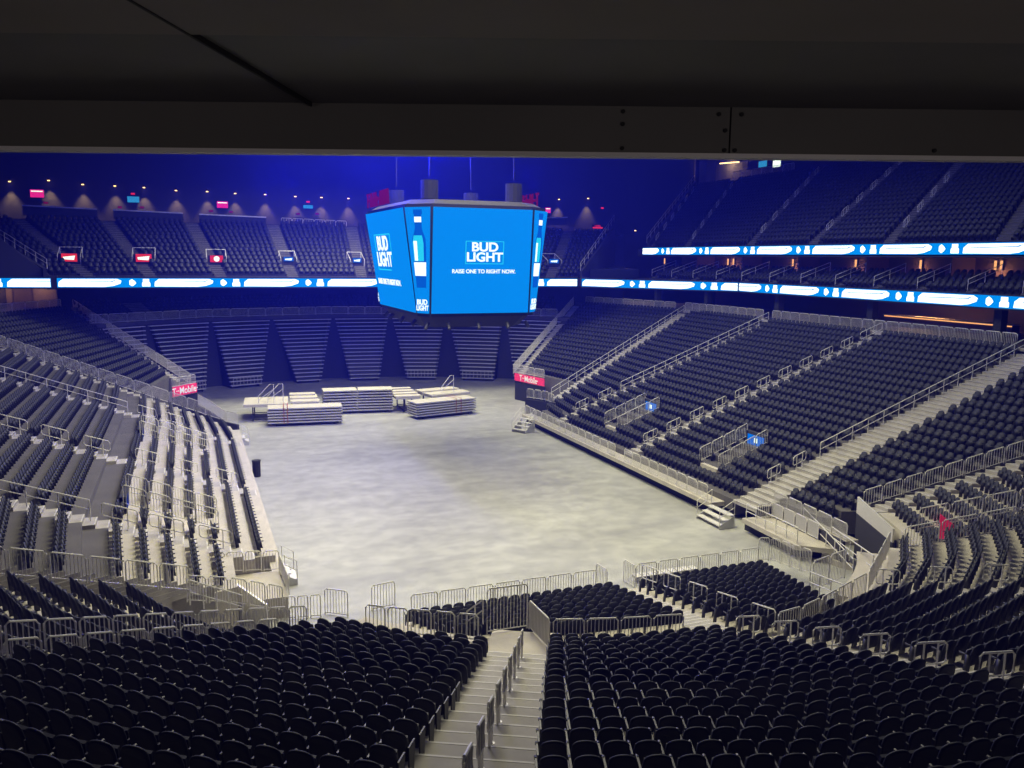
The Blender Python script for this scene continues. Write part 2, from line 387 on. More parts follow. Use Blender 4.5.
b = MB(); b.prism([(58.6,24),(72.4,24),(72.4,104),(58.6,104)], 13.05, 14.0); struct(b, 'suite_slab_floor', M['darkwall'])
b = MB(); b.prism([(-22.6,24),(-36.4,24),(-36.4,97),(-22.6,97)], 13.05, 14.0); struct(b, 'suite_slab_floor', M['darkwall'])
b = MB(); b.prism([(60.0,24),(84,24),(84,106),(60.0,106)], 17.0, 18.0); struct(b, 'upper_slab_floor', M['darkwall'])
# columns of the right concourse and suites
for y in (48.5, 62.0, 75.5, 89.0, 101.0):
    b = MB(); b.box(60.2,60.9,y-.35,y+.35,Zc,13.05); struct(b, 'column', M['darkwall'])
# suite tier: four rows of lounge seats
ys = [46.0,50.9,56.0,61.0,66.0,71.0,76.0,81.0,86.0,91.0,96.0,101.0]
sl = []
for i,y in enumerate(ys): sl += [((59.2,y-.35),(63.4,y-.35)),((59.2,y+.35),(63.4,y+.35))]
tier(sl, (['stair','seat']*len(ys))[:len(sl)-1], 14.05, .34, 4, .62, 'suite_terrace_floor', [M['darkwall']], stair_mats=[M['grey'],M['stair']])
b = MB(); b.box(66.0,66.3,24,104,14.0,17.0); struct(b, 'wall_suites_right', M['suite'])
b = MB(); b.box(63.4,66.0,24,104,14.0,15.4); struct(b, 'suite_back_floor', M['darkwall'])
for y in ys[::2]:
    b = MB(); b.box(63.2,66.0,y-.12,y+.12,15.4,17.0); struct(b, 'wall_suite_divider', M['suite'])

# upper right deck
UR = [((60.4,103.4),(78,119.6)),((60.4,102.6),(78,118.6)),((60.4,94.8),(78,110.0)),((60.4,93.5),(78,108.2)),((60.4,81.8),(78,91.8)),((60.4,80.5),(78,90.0)),((60.4,71.5),(78,77.4)),((60.4,70.2),(78,75.8)),((60.4,61.3),(78,68.4)),((60.4,60.0),(78,66.8)),((60.4,49.6),(78,57.4)),((60.4,48.3),(78,55.8)),((60.4,36),(78,42))]
tier(UR, ['stair','seat','stair','seat','stair','seat','stair','seat','stair','seat','stair','seat'], 18.3, .51, 20, .60, 'upper_deck_floor', [M['darkwall']], stair_mats=[M['grey'],M['stair']], front=17.4)
b = MB(); b.prism([(78,36),(84,34),(84,122),(78,119)], 28.2, 28.5); struct(b, 'upper_concourse_floor', M['darkwall'])
b = MB(); b.prism([(84,34),(84.4,34),(84.4,124),(84,124)], 18, 39); struct(b, 'wall_upper_right', M['darkwall'])
b = MB(); b.hexa([(60.2,103.8,17),(60.5,103.6,17),(78.3,119.8,17),(78.0,120.0,17),(60.2,103.8,18.9),(60.5,103.6,18.9),(78.3,119.8,29.3),(78.0,120.0,29.3)]); struct(b, 'wall_upper_end', M['darkwall'])
b = MB(); b.box(78.4,80.0,117.2,119.4,28.4,34); struct(b, 'column', M['column'])

# far end: folded bleachers stand in front of this wall
def arcwall(c, R0, R1, a0, a1, z0, z1, name, m, n=14):
    b = MB(); P = [cirf(c,R0,a0+(a1-a0)*i/n) for i in range(n+1)]; Q = [cirf(c,R1,a0+(a1-a0)*i/n) for i in range(n+1)]
    for i in range(n):
        p,q,r,s = P[i],P[i+1],Q[i+1],Q[i]; b.hexa([(*p,z0),(*q,z0),(*r,z0),(*s,z0),(*p,z1),(*q,z1),(*r,z1),(*s,z1)])
    return struct(b, name, m)
arcwall(FC, 41.0, 41.4, -48, 48, 0, 8.3, 'wall_behind_bleachers', M['navywall'])
arcwall(FC, 41.0, 54.0, -48, 48, 8.3, 8.7, 'far_concourse_floor', M['grey'])
arcwall(FC, 54.0, 54.4, -50, 50, 8.3, 15.5, 'wall_far_concourse', M['navywall'])
fl = []
for a in (-40.2,-33.0,-29.5,-22.4,-11.2,0,11.2,22.4,33.6,41): fl.append((cirf(FC,43.2,a), cirf(FC,47.4,a)))
tier(fl, ['seat','stair','seat','seat','seat','seat','seat','seat','seat'], 8.9, .36, 5, .58, 'far_terrace_floor', [M['darkwall']], stair_mats=[M['grey'],M['stair']])
# upper far deck, on the straight above the ribbon
b = MB(); b.prism([(-19,97.4),(48,97.4),(60,124),(-28,124)], 13.1, 14.1); struct(b, 'upper_far_slab_floor', M['darkwall'])
UF = [((-12.9,98.2),(-25.0,117)),((-9.9,98.2),(-19.4,117)),((-8.7,98.2),(-17.8,117)),((-4.0,98.2),(-9.6,117)),((-2.8,98.2),(-8.0,117)),((3.1,98.2),(.2,117)),((4.3,98.2),(1.8,117)),((10.8,98.2),(10.3,117)),((12.0,98.2),(11.9,117)),((18.6,98.2),(20.7,117)),((19.8,98.2),(22.3,117)),((42.4,98.2),(53.4,117)),((43.7,98.2),(55.0,117)),((46.9,98.2),(61.5,117))]
tier(UF, ['seat','stair','seat','stair','seat','stair','seat','stair','seat','stair','seat','stair','seat'], 14.25, .46, 14, .60, 'upper_deck_floor', [M['darkwall']], stair_mats=[M['grey'],M['stair']])
b = MB(); b.prism([(-27,117),(63,117),(66,121),(-32,121)], 20.2, 20.6); struct(b, 'upper_far_walkway_floor', M['darkwall'])
b = MB(); b.box(-75,66,121,121.4,13,39); struct(b, 'wall_back', M['navywall'])
b = MB(); b.hexa([(66,121,13),(66.4,121,13),(78.4,120.2,13),(78,120,13),(66,121.4,39),(66.4,121.4,39),(78.4,120.6,39),(78,120.2,39)]); struct(b, 'wall_back_corner', M['navywall'])
# dark end walls of the far upper deck
for nm,p,q in (('left',(-13.2,98.0),(-25.4,117.2)),('right',(47.2,98.0),(62.0,117.2))):
    s = -.3 if nm=='left' else .3
    b = MB(); b.hexa([(p[0],p[1],14),(p[0]+s,p[1],14),(q[0]+s,q[1],14),(q[0],q[1],14),(p[0],p[1],15.0),(p[0]+s,p[1],15.0),(q[0]+s,q[1],21.6),(q[0],q[1],21.6)]); struct(b, 'wall_deck_end_'+nm, M['navywall'])
b = MB(); b.hexa([(-40,98.3,14),(-13.0,98.3,14),(-13.0,98.6,14),(-40,98.6,14),(-40,98.3,38),(-13.0,98.3,14.3),(-13.0,98.6,14.3),(-40,98.6,38)]); struct(b, 'wall_suites_left', M['navywall'])
b = MB(); b.box(-13.1,-12.1,96.7,97.2,12.9,14.3); struct(b, 'trim_ribbon_joint', M['darkwall'])
b = MB(); b.box(-14.9,-14.2,112.2,112.9,8.7,13.1); struct(b, 'column', M['column'])
b = MB(); b.box(46.8,47.8,96.7,97.2,12.9,14.3); struct(b, 'trim_ribbon_joint', M['darkwall'])
# far right corner platform and wall between the decks
b = MB(); b.prism([(48.6,98),(59.4,104.3),(64,121),(61,121)], 14.0, 15.2); struct(b, 'corner_platform_floor', M['darkwall'])

# roof trusses
for i,y in enumerate((70,84,98,112)):
    t = MB()
    t.tube([(-50,y,36.5),(95,y,36.5)], .18, 5); t.tube([(-50,y,33.6),(95,y,33.6)], .18, 5)
    for k in range(30):
        x = -50+k*4.83; t.tube([(x,y,33.6),(x+2.4,y,36.5),(x+4.83,y,33.6)], .09, 4)
    tag(t.build('roof_truss', M['darkmetal']), 'dark steel roof truss spanning high above the arena, %s from the gallery' % od(i+1), 'truss', 'roof trusses')

# near rim, gallery floor and soffit overhead
def ring(R0,R1,t0,t1,z0,z1,name,m,n=10):
    b = MB()
    for i in range(n):
        a,c = t0+(t1-t0)*i/n, t0+(t1-t0)*(i+1)/n
        p,q,r,s = cir(NC,R0,a),cir(NC,R0,c),cir(NC,R1,c),cir(NC,R1,a)
        b.hexa([(*p,z0),(*q,z0),(*r,z0),(*s,z0),(*p,z1),(*q,z1),(*r,z1),(*s,z1)])
    return struct(b,name,m)
ring(35.0,42.0,-60,60,8.7,9.05,'near_concourse_floor',M['grey'])
ring(42.0,42.4,-60,60,8.7,14.9,'wall_under_gallery',M['darkwall'])
ring(42.4,52.0,-60,40,14.6,14.9,'gallery_floor',M['grey'])
ring(52.0,52.4,-60,40,14.6,18.5,'wall_gallery_back',M['suite'])
U = (math.cos(R_(21.2)), -math.sin(R_(21.2))); V = (math.sin(R_(21.2)), math.cos(R_(21.2)))
def gv(u,v): return (U[0]*u+V[0]*v, U[1]*u+V[1]*v)
def gbox(u0,u1,v0,v1,z0,z1,name,m):
    b = MB(); b.prism([gv(u0,v0),gv(u1,v0),gv(u1,v1),gv(u0,v1)], z0, z1); return struct(b,name,m)
gbox(-16,1.235,5.0,5.06,17.11,18.6,'beam_downstand',M['beam'])
gbox(1.245,18,5.0,5.06,17.11,18.6,'beam_downstand',M['beam'])
gbox(1.2,1.28,5.06,5.08,17.12,18.5,'joint_light_stop',M['black'])  # added black strip, stops blue haze glowing through the joint
gbox(-16,18,4.975,5.07,17.085,17.11,'trim_beam_edge',M['beamlip'])
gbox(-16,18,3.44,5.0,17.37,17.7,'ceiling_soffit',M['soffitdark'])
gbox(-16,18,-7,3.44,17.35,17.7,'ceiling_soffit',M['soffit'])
gbox(-16,18,-7,5.0,17.7,18.0,'ceiling_slab',M['roof'])
gbox(-16.4,-16,-7,5.25,14.6,18.6,'wall_gallery_left',M['darkwall'])
# seam across the soffit, and the bolts of the downstand
s0, s1 = Vector((0.63, 4.88, 17.35)), Vector((-0.13, 3.27, 17.35))
sdv = (s1-s0).normalized(); s1 = s0+sdv*4.5; s0 = s0-sdv*.2
b = MB(); q = Vector((-sdv.y,sdv.x,0))*.006
b.hexa([s0-q-Vector((0,0,.004)),s0+q-Vector((0,0,.004)),s1+q-Vector((0,0,.004)),s1-q-Vector((0,0,.004)),s0-q+Vector((0,0,.03)),s0+q+Vector((0,0,.03)),s1+q+Vector((0,0,.03)),s1-q+Vector((0,0,.03))]); struct(b,'trim_soffit_joint',M['black'])
for i,(u,z) in enumerate([(1.17,17.33),(1.30,17.33),(1.21,17.13),(1.27,17.13),(1.21,17.24),(.62,17.34),(.62,17.27),(.62,17.135),(2.42,17.14)]):
    p = gv(u,4.985); b = MB(); b.tube([(p[0],p[1],z),(p[0]+V[0]*.02,p[1]+V[1]*.02,z)], .012, 8)
    struct(b,'trim_beam_bolt',M['black'])
# ------------------------------------------------------------------ railings
def zrow(k): return 3.0+.304*k
def Rrow(k): return 16.6+.92*k
# along the corner tunnel beside the near block, doubled, and the runs along the front of the near blocks
run([polar(-49.1,Rrow(4.5),zrow(4.5)-.3), polar(-49.1,Rrow(16),zrow(16)-.3)], 11, 'tall white railing panel beside the near seats, {0} up the double run from the floor', 'double railing beside the near seats', h=.95)
run([polar(-50.5,Rrow(2.5),zrow(2.5)-.2), polar(-50.5,Rrow(15.4),zrow(15.4)-.2)], 13, 'tall white railing panel behind the double run of the near seats, {0} from the floor', 'rear run of the double railing', h=1.1)
run([polar(-47.5,17.0,3.2), polar(-44,16.8,3.2), polar(-38,16.5,3.2), polar(-33,16.4,3.2)], 5, 'white railing panel below the seats on the tall gate side, {0} from the corner tunnel', 'railing below the near seats', h=1.0)
run([polar(-24.2,14.7,2.4), polar(-14,14.6,2.4), polar(-4.5,14.7,2.4)], 4, 'white low railing panel below the near seats, {0} from the slanting panel', 'railing below the straight-edged near block', h=1.05)
run([polar(6,16.4,2.75), polar(12,16.4,2.75), polar(29,16.3,2.75)], 5, 'white railing panel below the corner seats, {0} from the aisle loops', 'railing below the corner seats', h=1.0)
run([polar(30,16.3,2.8), polar(40,16.2,2.8), polar(49.5,16.6,2.9)], 5, 'white railing panel curving round the foot of the corner seats, {0} from the aisle', 'railing round the corner seats', h=1.0, bars=.09)
run([polar(50.2,17.2,3.0), polar(50.2,26.5,6.1)], 6, 'white railing panel on the near bank of the pink-bannered tunnel, {0} from the floor', 'near bank railing of the bannered tunnel', h=1.1)
run([polar(54.7,18.0,3.6), polar(54.7,26.5,6.2)], 6, 'white railing panel on the far bank of the pink-bannered tunnel, {0} from the floor', 'far bank railing of the bannered tunnel', h=1.1)
run([(36.1,36.65,2.4), (45.8,33.0,5.9)], 9, 'white railing panel on the stepped aisle above the white parapet, {0} from it', 'railing up the aisle above the parapet', h=1.0)
run([(-.3,35.9,2.6), (-7.6,32.8,5.5)], 6, 'white railing panel up the corner aisle past the double railing, {0} from the floor', 'railing up the corner aisle', h=1.1)
# landing at the foot of the stair
railing((9.88, 27.78, 2.70), (11.47, 27.75, 2.70), 'tall wide white steel gate closing the landing at the foot of the stair', h=1.75, group=None, name='gate', r=.03)
railing((11.51, 27.64, 2.70), (11.53, 25.81, 2.70), 'slanting sheeted white panel beside the gate at the stair foot', h=1.15, plate=M['steelpad'])
longrail((9.25, 28.23, 2.60), (9.69, 27.69, 3.20), 2, 'short sloping handrail just behind the tall gate at the stair foot', h=.9)
# floor-side railing in front of the lower blocks
run([(3.55, 37.74, 0.00),(5.23, 37.48, 0.00)], 3, 'pale railing panel standing on the arena floor before the corner, {0} from the ramp', 'floor railing before the corner', h=1.1)
railing((5.41, 37.77, 0.00),(6.35, 37.08, 0.00), 'taller pale floor panel at the end of the railing before the corner', h=1.25)
railing((7.53, 37.36, 0.00),(8.68, 37.56, 0.00), 'tall pale floor panel beside the lower seats facing the corner', h=1.25)
run([(9.0,35.9,0),(18.6,35.9,0)], 7, 'pale low railing panel between arena floor and lower seats, {0} from the corner panels', 'floor railing of the lower seats', h=1.15)
run([(20.8,35.9,0),(28.4,35.9,0)], 6, 'pale low railing panel before the lower seats past the aisle, {0} from it', 'floor railing past the aisle', h=1.15)
railing((18.9,36.6,0),(19.0,35.6,0), 'small pale railing end at the floor end of the lower aisle, seat-block side', h=1.2)
railing((20.5,36.6,0),(20.6,35.6,0), 'small pale railing end beside the white bench box at the lower aisle', h=1.2)
b = empty('step_bench', (21,36.4,0), 'white slatted low step bench lying before the lower seats', 'step')
t = MB()
for i in range(9): t.box(.0+.42*i,.36+.42*i,-.25,.25,.28,.34)
t.build('slat', M['steel'], b); t = MB(); t.box(0,3.75,-.2,.2,.2,.28); t.build('base', M['stageedge'], b)
for x in (.2,3.5):
    t = MB(); t.box(x,x+.06,-.2,.2,0,.2); t.build('leg', M['stageedge'], b)
run([(28.11, 35.66, 0.50), (28.88, 35.39, 0.50), (29.29, 32.82, 0.60)], 5, 'tall pale railing panel at the outer edge of the lower seats, {0} from the floor', 'outer railing of the lower seats', h=1.3, bars=.09)
run([(27.05, 30.24, 1.00), (29.88, 31.10, 1.00)], 2, 'white railing gate between lower seats and corner landing, {0} from the seats', 'gates at the corner landing', h=1.5)
longrail((27.13, 30.46, 0.90), (24.30, 25.34, 2.60), 3, 'sloping white handrail rising from the outer edge of the lower seats', h=1.0)

# ring walkway under the near blocks
def ringw(t0,t1,R0,name): ring(R0,16.6,t0,t1,2.45,2.7,name,M['deck']); ring(R0+.1,R0+.25,t0,t1,0,2.45,'wall_under_walkway',M['darkwall'])
ringw(-33,-23,14.2,'landing_floor'); ring(16.0,16.6,-50,-33,3.0,3.2,'ring_walkway_floor',M['deck']); ring(16.1,16.25,-50,-33,0,3.0,'wall_under_walkway',M['darkwall']); ring(14.2,15.6,-23,4,2.1,2.3,'ring_walkway_floor',M['deck']); ring(14.3,14.45,-23,4,0,2.1,'wall_under_walkway',M['darkwall']); ringw(4,27,15.8,'ring_walkway_floor'); ringw(27,50,15.2,'ring_walkway_floor')
ring(16.6,35,50,55,2.4,2.6,'corner_tunnel_floor',M['deck'])
ring(26.8,35,50,55,2.6,6.0,'wall_tunnel_mouth',M['darkwall'])

# ------------------------------------------------------------------ handrails
def axis(k): return lerp(lerp(SLn[0],SLn[1],k/20), lerp(SRn[0],SRn[1],k/20), .60)
for i,k in enumerate((.2,2.2,4.2,6.2,8.2,10.2,12.2,14.2,16.2)):
    loop((*axis(k),zrow(k)-.1), (*axis(k+1.15),zrow(k+1)), 'grey plated handrail down the middle of the near stair, %s from the landing'%od(i+1), 'plated handrails of the near stair', h0=.42, h1=1.0, plate=M['plate'])
def nloop(t, k, label, group): 
    m = cir(NC,Rrow(k),t); w = .46; an = 103 if t < 20 else 116; d = (math.sin(R_(an)),math.cos(R_(an))); loop((m[0]-d[0]*w,m[1]-d[1]*w,zrow(k)),(m[0]+d[0]*w,m[1]+d[1]*w,zrow(k)),label,group)
for i,k in enumerate((-.1,2.05,4.2,6.35,8.5,10.65)):
    nloop(1.0-.10*k, k, 'white steel handrail loop across the curved aisle, %s up from the lower seats'%od(i+1), 'handrail loops up the curved aisle')
for i,k in enumerate((.6,2.7,4.8)):
    nloop(28.6-.2*k, k, 'white handrail loop among the corner seats, %s up from the corner railing'%od(i+1), 'handrail loops in the corner aisle')
for i,(y,k) in enumerate(((34.3,1),(32.2,3),(30.0,5),(27.8,7),(25.4,9.5))):
    x = 20.3-.5*(35.3-y)/11.5; loop((x,y,.5+.2*k),(x-.08,y-1.5,.5+.2*(k+1.6)),'white handrail loop on the lower aisle beside the arena floor, %s from it'%od(i+1),'handrail loops on the lower aisle',h0=.4,h1=1.05)
def sz(x): return zS(abs(x-18))
# right stand, third aisle: one loop every second row
for i in range(11):
    x = 33.6+2.148*i
    if i == 10: break
    loop((x,57.5,sz(x)),(x+1.25,57.5,sz(x+1.25)),'white handrail loop up the middle aisle of the facing stand, %s from the floor'%od(i+1),'handrail loops up the facing stand')
loop((55.0,57.5,sz(55)),(57.4,57.5,sz(57.4)),'longer white handrail loop at the rim end of the middle aisle','handrail loops up the facing stand')
longrail((39.2,71.7,sz(39.2)),(57.2,72.9,sz(57.2)),14,'long white handrail up the aisle just beyond the middle aisle loops')
for i,x in enumerate((34.2,36.6)): loop((x,71.3,sz(x)),(x+1.4,71.4,sz(x+1.4)),'short white handrail loop at the foot of the long railed aisle, %s from the floor'%od(i+1),'loops at the foot of the long railed aisle')
longrail((35.0,78.9,sz(35)),(57.0,88.8,10.1),18,'long white handrail up the second aisle from the far right corner', None)
longrail((38.9,43.5,sz(38.9)),(57.3,43.5,sz(57.3)),14,'long white handrail up the broad stair of the facing stand')
for i,x in enumerate((34.7,36.7)): loop((x,43.45,sz(x)),(x+1.0,43.45,sz(x+1.0)),'white handrail loop low on the broad stair, %s from the floor'%od(i+1),'loops low on the broad stair')
# left stand
longrail((-4.6,70.5,sz(-4.6)),(-21,71.8,sz(-21)),12,'long white handrail up the upper aisle of the side stand nearest the bleachers')
for i,x in enumerate((-4.7,-6.9,-9.0,-11.2)): loop((x,55.3,sz(x)),(x-1.4,55.3,sz(x-1.4)),'white handrail loop on the side stand mid aisle, %s up from the walkway'%od(i+1),'loops on the mid aisle of the side stand')
for i,x in enumerate((2.6,.2,-2.0)): loop((x,55.3,sz(x)),(x-1.3,55.3,sz(x-1.3)),'white handrail loop below the walkway on the mid aisle, %s from the arena floor'%od(i+1),'loops below the side walkway')
for i,x in enumerate((-.6,-2.6)): loop((x,70.4,sz(x)),(x-1.3,70.4,sz(x-1.3)),'white handrail loop below the long upper aisle rail, %s from the arena floor'%od(i+1),'loops below the long aisle rail')
longrail((-4.6,42.2,sz(-4.6)),(-13.5,42.2,sz(-13.5)),7,'long white handrail up the side stand aisle nearest the double railing')
for i,x in enumerate((1.6,-.6,-2.6)): loop((x,42.2,sz(x)),(x-1.5,42.2,sz(x-1.5)),'white handrail loop near the loading ramp, %s up from the ramp'%od(i+1),'loops near the loading ramp')

# ------------------------------------------------------------------ rail runs of the stands
run([(31.4,45.2,.92),(31.4,56.6,.92)], 9, 'low pale railing panel on the facing stand floor edge, {0} from the step unit', 'floor edge railing, near half', h=1.0)
run([(31.4,58.0,.92),(31.4,77.2,.92)], 14, 'low pale railing panel on the far floor edge, {0} from the middle aisle', 'floor edge railing, far half', h=1.0)
run([(57.15,44.2,Zc+.2),(57.15,72.3,Zc+.2)], 20, 'white railing panel on the concourse rim above the facing stand, {0} past the broad stair', 'rim railing of the facing stand', h=1.05)
run([(57.1,73.6,Zc+.2),(57.0,88.6,Zc+.2)], 10, 'white rim railing panel at the top of the facing stand, {0} past the long rail', 'far rim railing of the facing stand', h=1.05)
run([(56.7,90.2,Zc+.1),(52.2,106.5,Zc+.1)], 9, 'bluish rim railing panel at the top of the far corner block, {0} from the aisle', 'rim railing of the far corner block', h=1.1)
run([(-20.6,93.2,Zc+.1),(-13.4,108.8,Zc+.1)], 8, 'rim railing panel over the corner block next to the bleachers, {0} from the window', 'rim railing beside the bleachers', h=1.1)
run([(35.8,92.0,2.9),(51.3,108.4,10.1)], 11, 'close-barred railing panel up the bleacher-side stair of the far corner, {0} from the pink sign', 'railing on the far corner stair', h=1.15, bars=.10)
run([(.1,92.9,3.1),(-12.4,110.6,10.1)], 11, 'close-barred railing panel on the stair beside the curving bleachers, {0} from the pink sign', 'railing on the stair beside the bleachers', h=1.15, bars=.10)
run([(2.6,79.0,1.7),(-20.9,87.6,10.1)], 16, 'pale close-barred railing panel up the second side stair, {0} from the floor', 'railing up the second side stair', h=1.1, bars=.10)
run([(*cirf(FC,41.3,-43),8.75),(*cirf(FC,41.3,-22),8.75),(*cirf(FC,41.3,0),8.75),(*cirf(FC,41.3,22),8.75),(*cirf(FC,41.3,44),8.75)], 28, 'white railing panel along the top of the bleachers, {0} from the near-side stand', 'railing above the bleachers', h=1.05)
# vomitories of the long sides: portal box with a lit panel, railings on both flanks
def vomitory(cy, s, lab, sid, scr):
    xf, xb = (34.1,38.2) if s > 0 else (1.1,-3.4)
    zf = sz(xf)+.1
    b = MB(); q = sorted((xf,xb)); b.box(q[0],q[1],cy-1.0,cy+1.0,zf-.3,zf); struct(b,'tunnel_ramp_floor',M['deck'])
    for sg in (-1,1):
        run([(xf,cy+sg*1.15,zf),(xb,cy+sg*1.15,sz(xb)+.25)], 4, 'white railing panel, %s flank of %s, {0} from the floor'%(('nearer','farther')[sg>0], sid), '%s flank of %s'%(('near','far')[sg>0],sid), h=1.05, gap=.05)
    root = empty('tunnel_portal', (xb,cy,zf), lab, 'portal')
    t = MB()
    for sg in (-1,1): t.box(-.15,.15,sg*1.05-.1,sg*1.05+.1,0,2.1)
    t.box(-.15,.15,-1.15,1.15,1.95,2.15); t.build('frame', M['darkwall'], root)
    t = MB(); t.box(.10 if s>0 else -.12, .12 if s>0 else -.10,-.95,.95,0,1.2); t.build('dark_opening_sheet', M['black'], root)  # black slab stands in for the darkness inside the tunnel
    t = MB(); t.box(-.14,-.02,-.98,.98,1.2,1.95) if s>0 else t.box(.02,.14,-.98,.98,1.2,1.95); S = t.build('lit_panel', scr, root)
    t = MB(); t.box(-.16 if s>0 else .14,-.145 if s>0 else .16,-.2,.2,1.4,1.75); t.build('lit_symbol', M['scrwhite'] if s>0 else scr, S)
vomitory(64.0,1,'dark tunnel portal with bright blue panel, in the facing stand beyond the middle aisle','the tunnel beyond the middle aisle',M['portalblue'])
vomitory(49.2,1,'dark tunnel portal with bright blue panel, in the facing stand nearer the broad stair','the tunnel near the broad stair',M['portalblue'])
vomitory(63.8,-1,'portal at the head of the farther railed tunnel in the side stand','the farther side tunnel',M['dimblue'])
vomitory(46.1,-1,'portal at the head of the nearer railed tunnel in the side stand','the nearer side tunnel',M['dimblue'])

# ------------------------------------------------------------------ right corner: parapet, curved wall, platform, steps
def wallpts(pts, z0, z1, th, name, m):
    b = MB()
    for p,q in zip(pts,pts[1:]):
        d = unit(sub2(q,p)); n = (-d[1]*th, d[0]*th); za, zb = (z1 if not isinstance(z1,(list,tuple)) else z1[0]), (z1 if not isinstance(z1,(list,tuple)) else z1[1])
        b.hexa([(p[0],p[1],z0),(q[0],q[1],z0),(q[0]+n[0],q[1]+n[1],z0),(p[0]+n[0],p[1]+n[1],z0),(p[0],p[1],za),(q[0],q[1],zb),(q[0]+n[0],q[1]+n[1],zb),(p[0]+n[0],p[1]+n[1],za)])
    return struct(b,name,m)
cw = [(32.2,41.15,1.5), (33.3,41.15,1.5), (33.25,39.5,1.5), (33.15,37.8,1.5), (33.0,36,1.5), (32.8,34.3,1.5)]
wallpts([p[:2] for p in cw], 0, 1.5, -.15, 'wall_corner_curve', M['navywall'])
b = MB()
b.prism([p[:2] for p in cw]+[(33.7,34.3),(33.9,41.15)], 1.3, 1.49)
struct(b,'corner_walkway_floor',M['deck'])
run([(p[0]+.12,p[1],1.5) for p in cw[1:]], 5, 'pale railing panel on the curved ledge above the ramp platform, {0} from the broad stair', 'railing on the curved ledge', h=.95, bars=.09)
pa, pb = (34.5,35.4,3.6), (34.5,32.75,2.6)
wallpts([pa[:2],pb[:2]], 0, (2.62,1.75), .16, 'wall_parapet_base', M['navywall'])
b = MB(); b.hexa([(34.48,35.4,2.62),(34.48,32.75,1.75),(34.60,32.75,1.75),(34.60,35.4,2.62),(34.48,35.4,3.55),(34.48,32.75,2.5),(34.60,32.75,2.5),(34.60,35.4,3.55)]); struct(b,'wall_parapet',M['steel'])
wallpts([pb[:2],(36.4,33.3)], 0, 1.75, .16, 'wall_parapet_end', M['navywall'])
b = MB(); b.prism([(31.23, 41.27, 0.90),(31.00, 36.15, 0.90),(32.75,34.7),(32.9,36.2),(33.05,37.8),(33.1,39.5),(33.2,41.0)], .62, .9); struct(b,'ramp_platform_floor',M['deck'])
b = MB(); b.prism([(31.71, 41.61, 0.62),(31.50, 36.64, 0.62),(33.83, 35.29, 0.62),(35.64, 39.81, 0.62),(34.43, 41.31, 0.62)], 0, .62); struct(b,'wall_platform_base',M['black'])
run([(33.05,40.8,.9),(33.0,39.5,.9),(32.9,37.8,.9),(32.75,36.3,.9)], 4, 'grey meshed barrier against the dark curved wall of the ramp platform, {0} from the stair', 'meshed barrier on the ramp platform', h=.95, plate=M['steelpad'], bars=0)
run([(31.98, 40.80, 0.90), (33.72, 40.83, 0.90)], 2, 'white barrier across the back of the ramp platform, {0} from the arena floor', 'barrier at the back of the platform', h=.9)
longrail((31.34, 41.02, 0.90), (31.22, 36.25, 0.90), 5, 'pale handrail along the floor edge of the ramp platform', h=.95)
longrail((33.99, 39.06, 0.90), (30.99, 31.78, 0.60), 6, 'long pale handrail sweeping down beside the ramp steps', h=1.0)
longrail((33.12, 35.70, 0.80), (28.34, 27.88, 2.40), 4, 'pale three-bar handrail rising along the dark wall to the corner seats', h=1.05)
def steps(loc, rz, w, n, rise, run_, label, rails=True):
    root = empty('step_unit', loc, label, 'steps', None, rz)
    for i in range(n):
        t = MB(); t.box(-w/2,w/2,run_*i,run_*(i+1)+.02,rise*(n-i)-.06,rise*(n-i)); t.build('tread', M['steel'], root)
    for s in (-1,1):
        t = MB(); t.hexa([(s*w/2-.02,0,0),(s*w/2+.02,0,0),(s*w/2+.02,run_*n,0),(s*w/2-.02,run_*n,0),(s*w/2-.02,0,rise*n-.06),(s*w/2+.02,0,rise*n-.06),(s*w/2+.02,run_*n,rise-.06),(s*w/2-.02,run_*n,rise-.06)])
        t.build('stringer', M['stageedge'], root)
    if rails:
        for s in (-1,1):
            t = MB(); x = s*(w/2+.03); t.tube([(x,.05,0),(x,.05,rise*n+1.0),(x,run_*n,rise+.95),(x,run_*n,0)],.025,6); t.tube([(x,.05,rise*n+.5),(x,run_*n,rise+.45)],.02,6); t.build('hand_rail', M['steel'], root)
    return root
steps((31.3,43.3,0), R_(90), 2.4, 3, .28, .38, 'pale metal step unit at the end of the facing stand, leading onto the floor')
steps((30.4,74.0,0), R_(120), 1.6, 4, .3, .36, 'small railed step unit standing alone on the floor below the far pink sign')
steps((4.0,42.5,0), R_(-90), 1.4, 2, .33, .32, 'small railed step unit at the ramp end of the side stand')
steps((4.0,76.5,0), R_(-90), 1.4, 2, .33, .32, 'small railed step unit at the bleacher end of the side stand')
b = MB(); b.prism([(32.47, 35.66, 0.60)[:2],(33.63, 35.08, 0.60)[:2],(32.90, 33.73, 0.30)[:2],(32.56, 34.49, 0.30)[:2]], 0, .32); b.prism([(32.47, 35.66, 0.60)[:2],(33.63, 35.08, 0.60)[:2],(33.29, 34.48, 0.50)[:2],(32.41, 34.96, 0.50)[:2]], .32, .6); struct(b,'corner_step_floor',M['deck'])

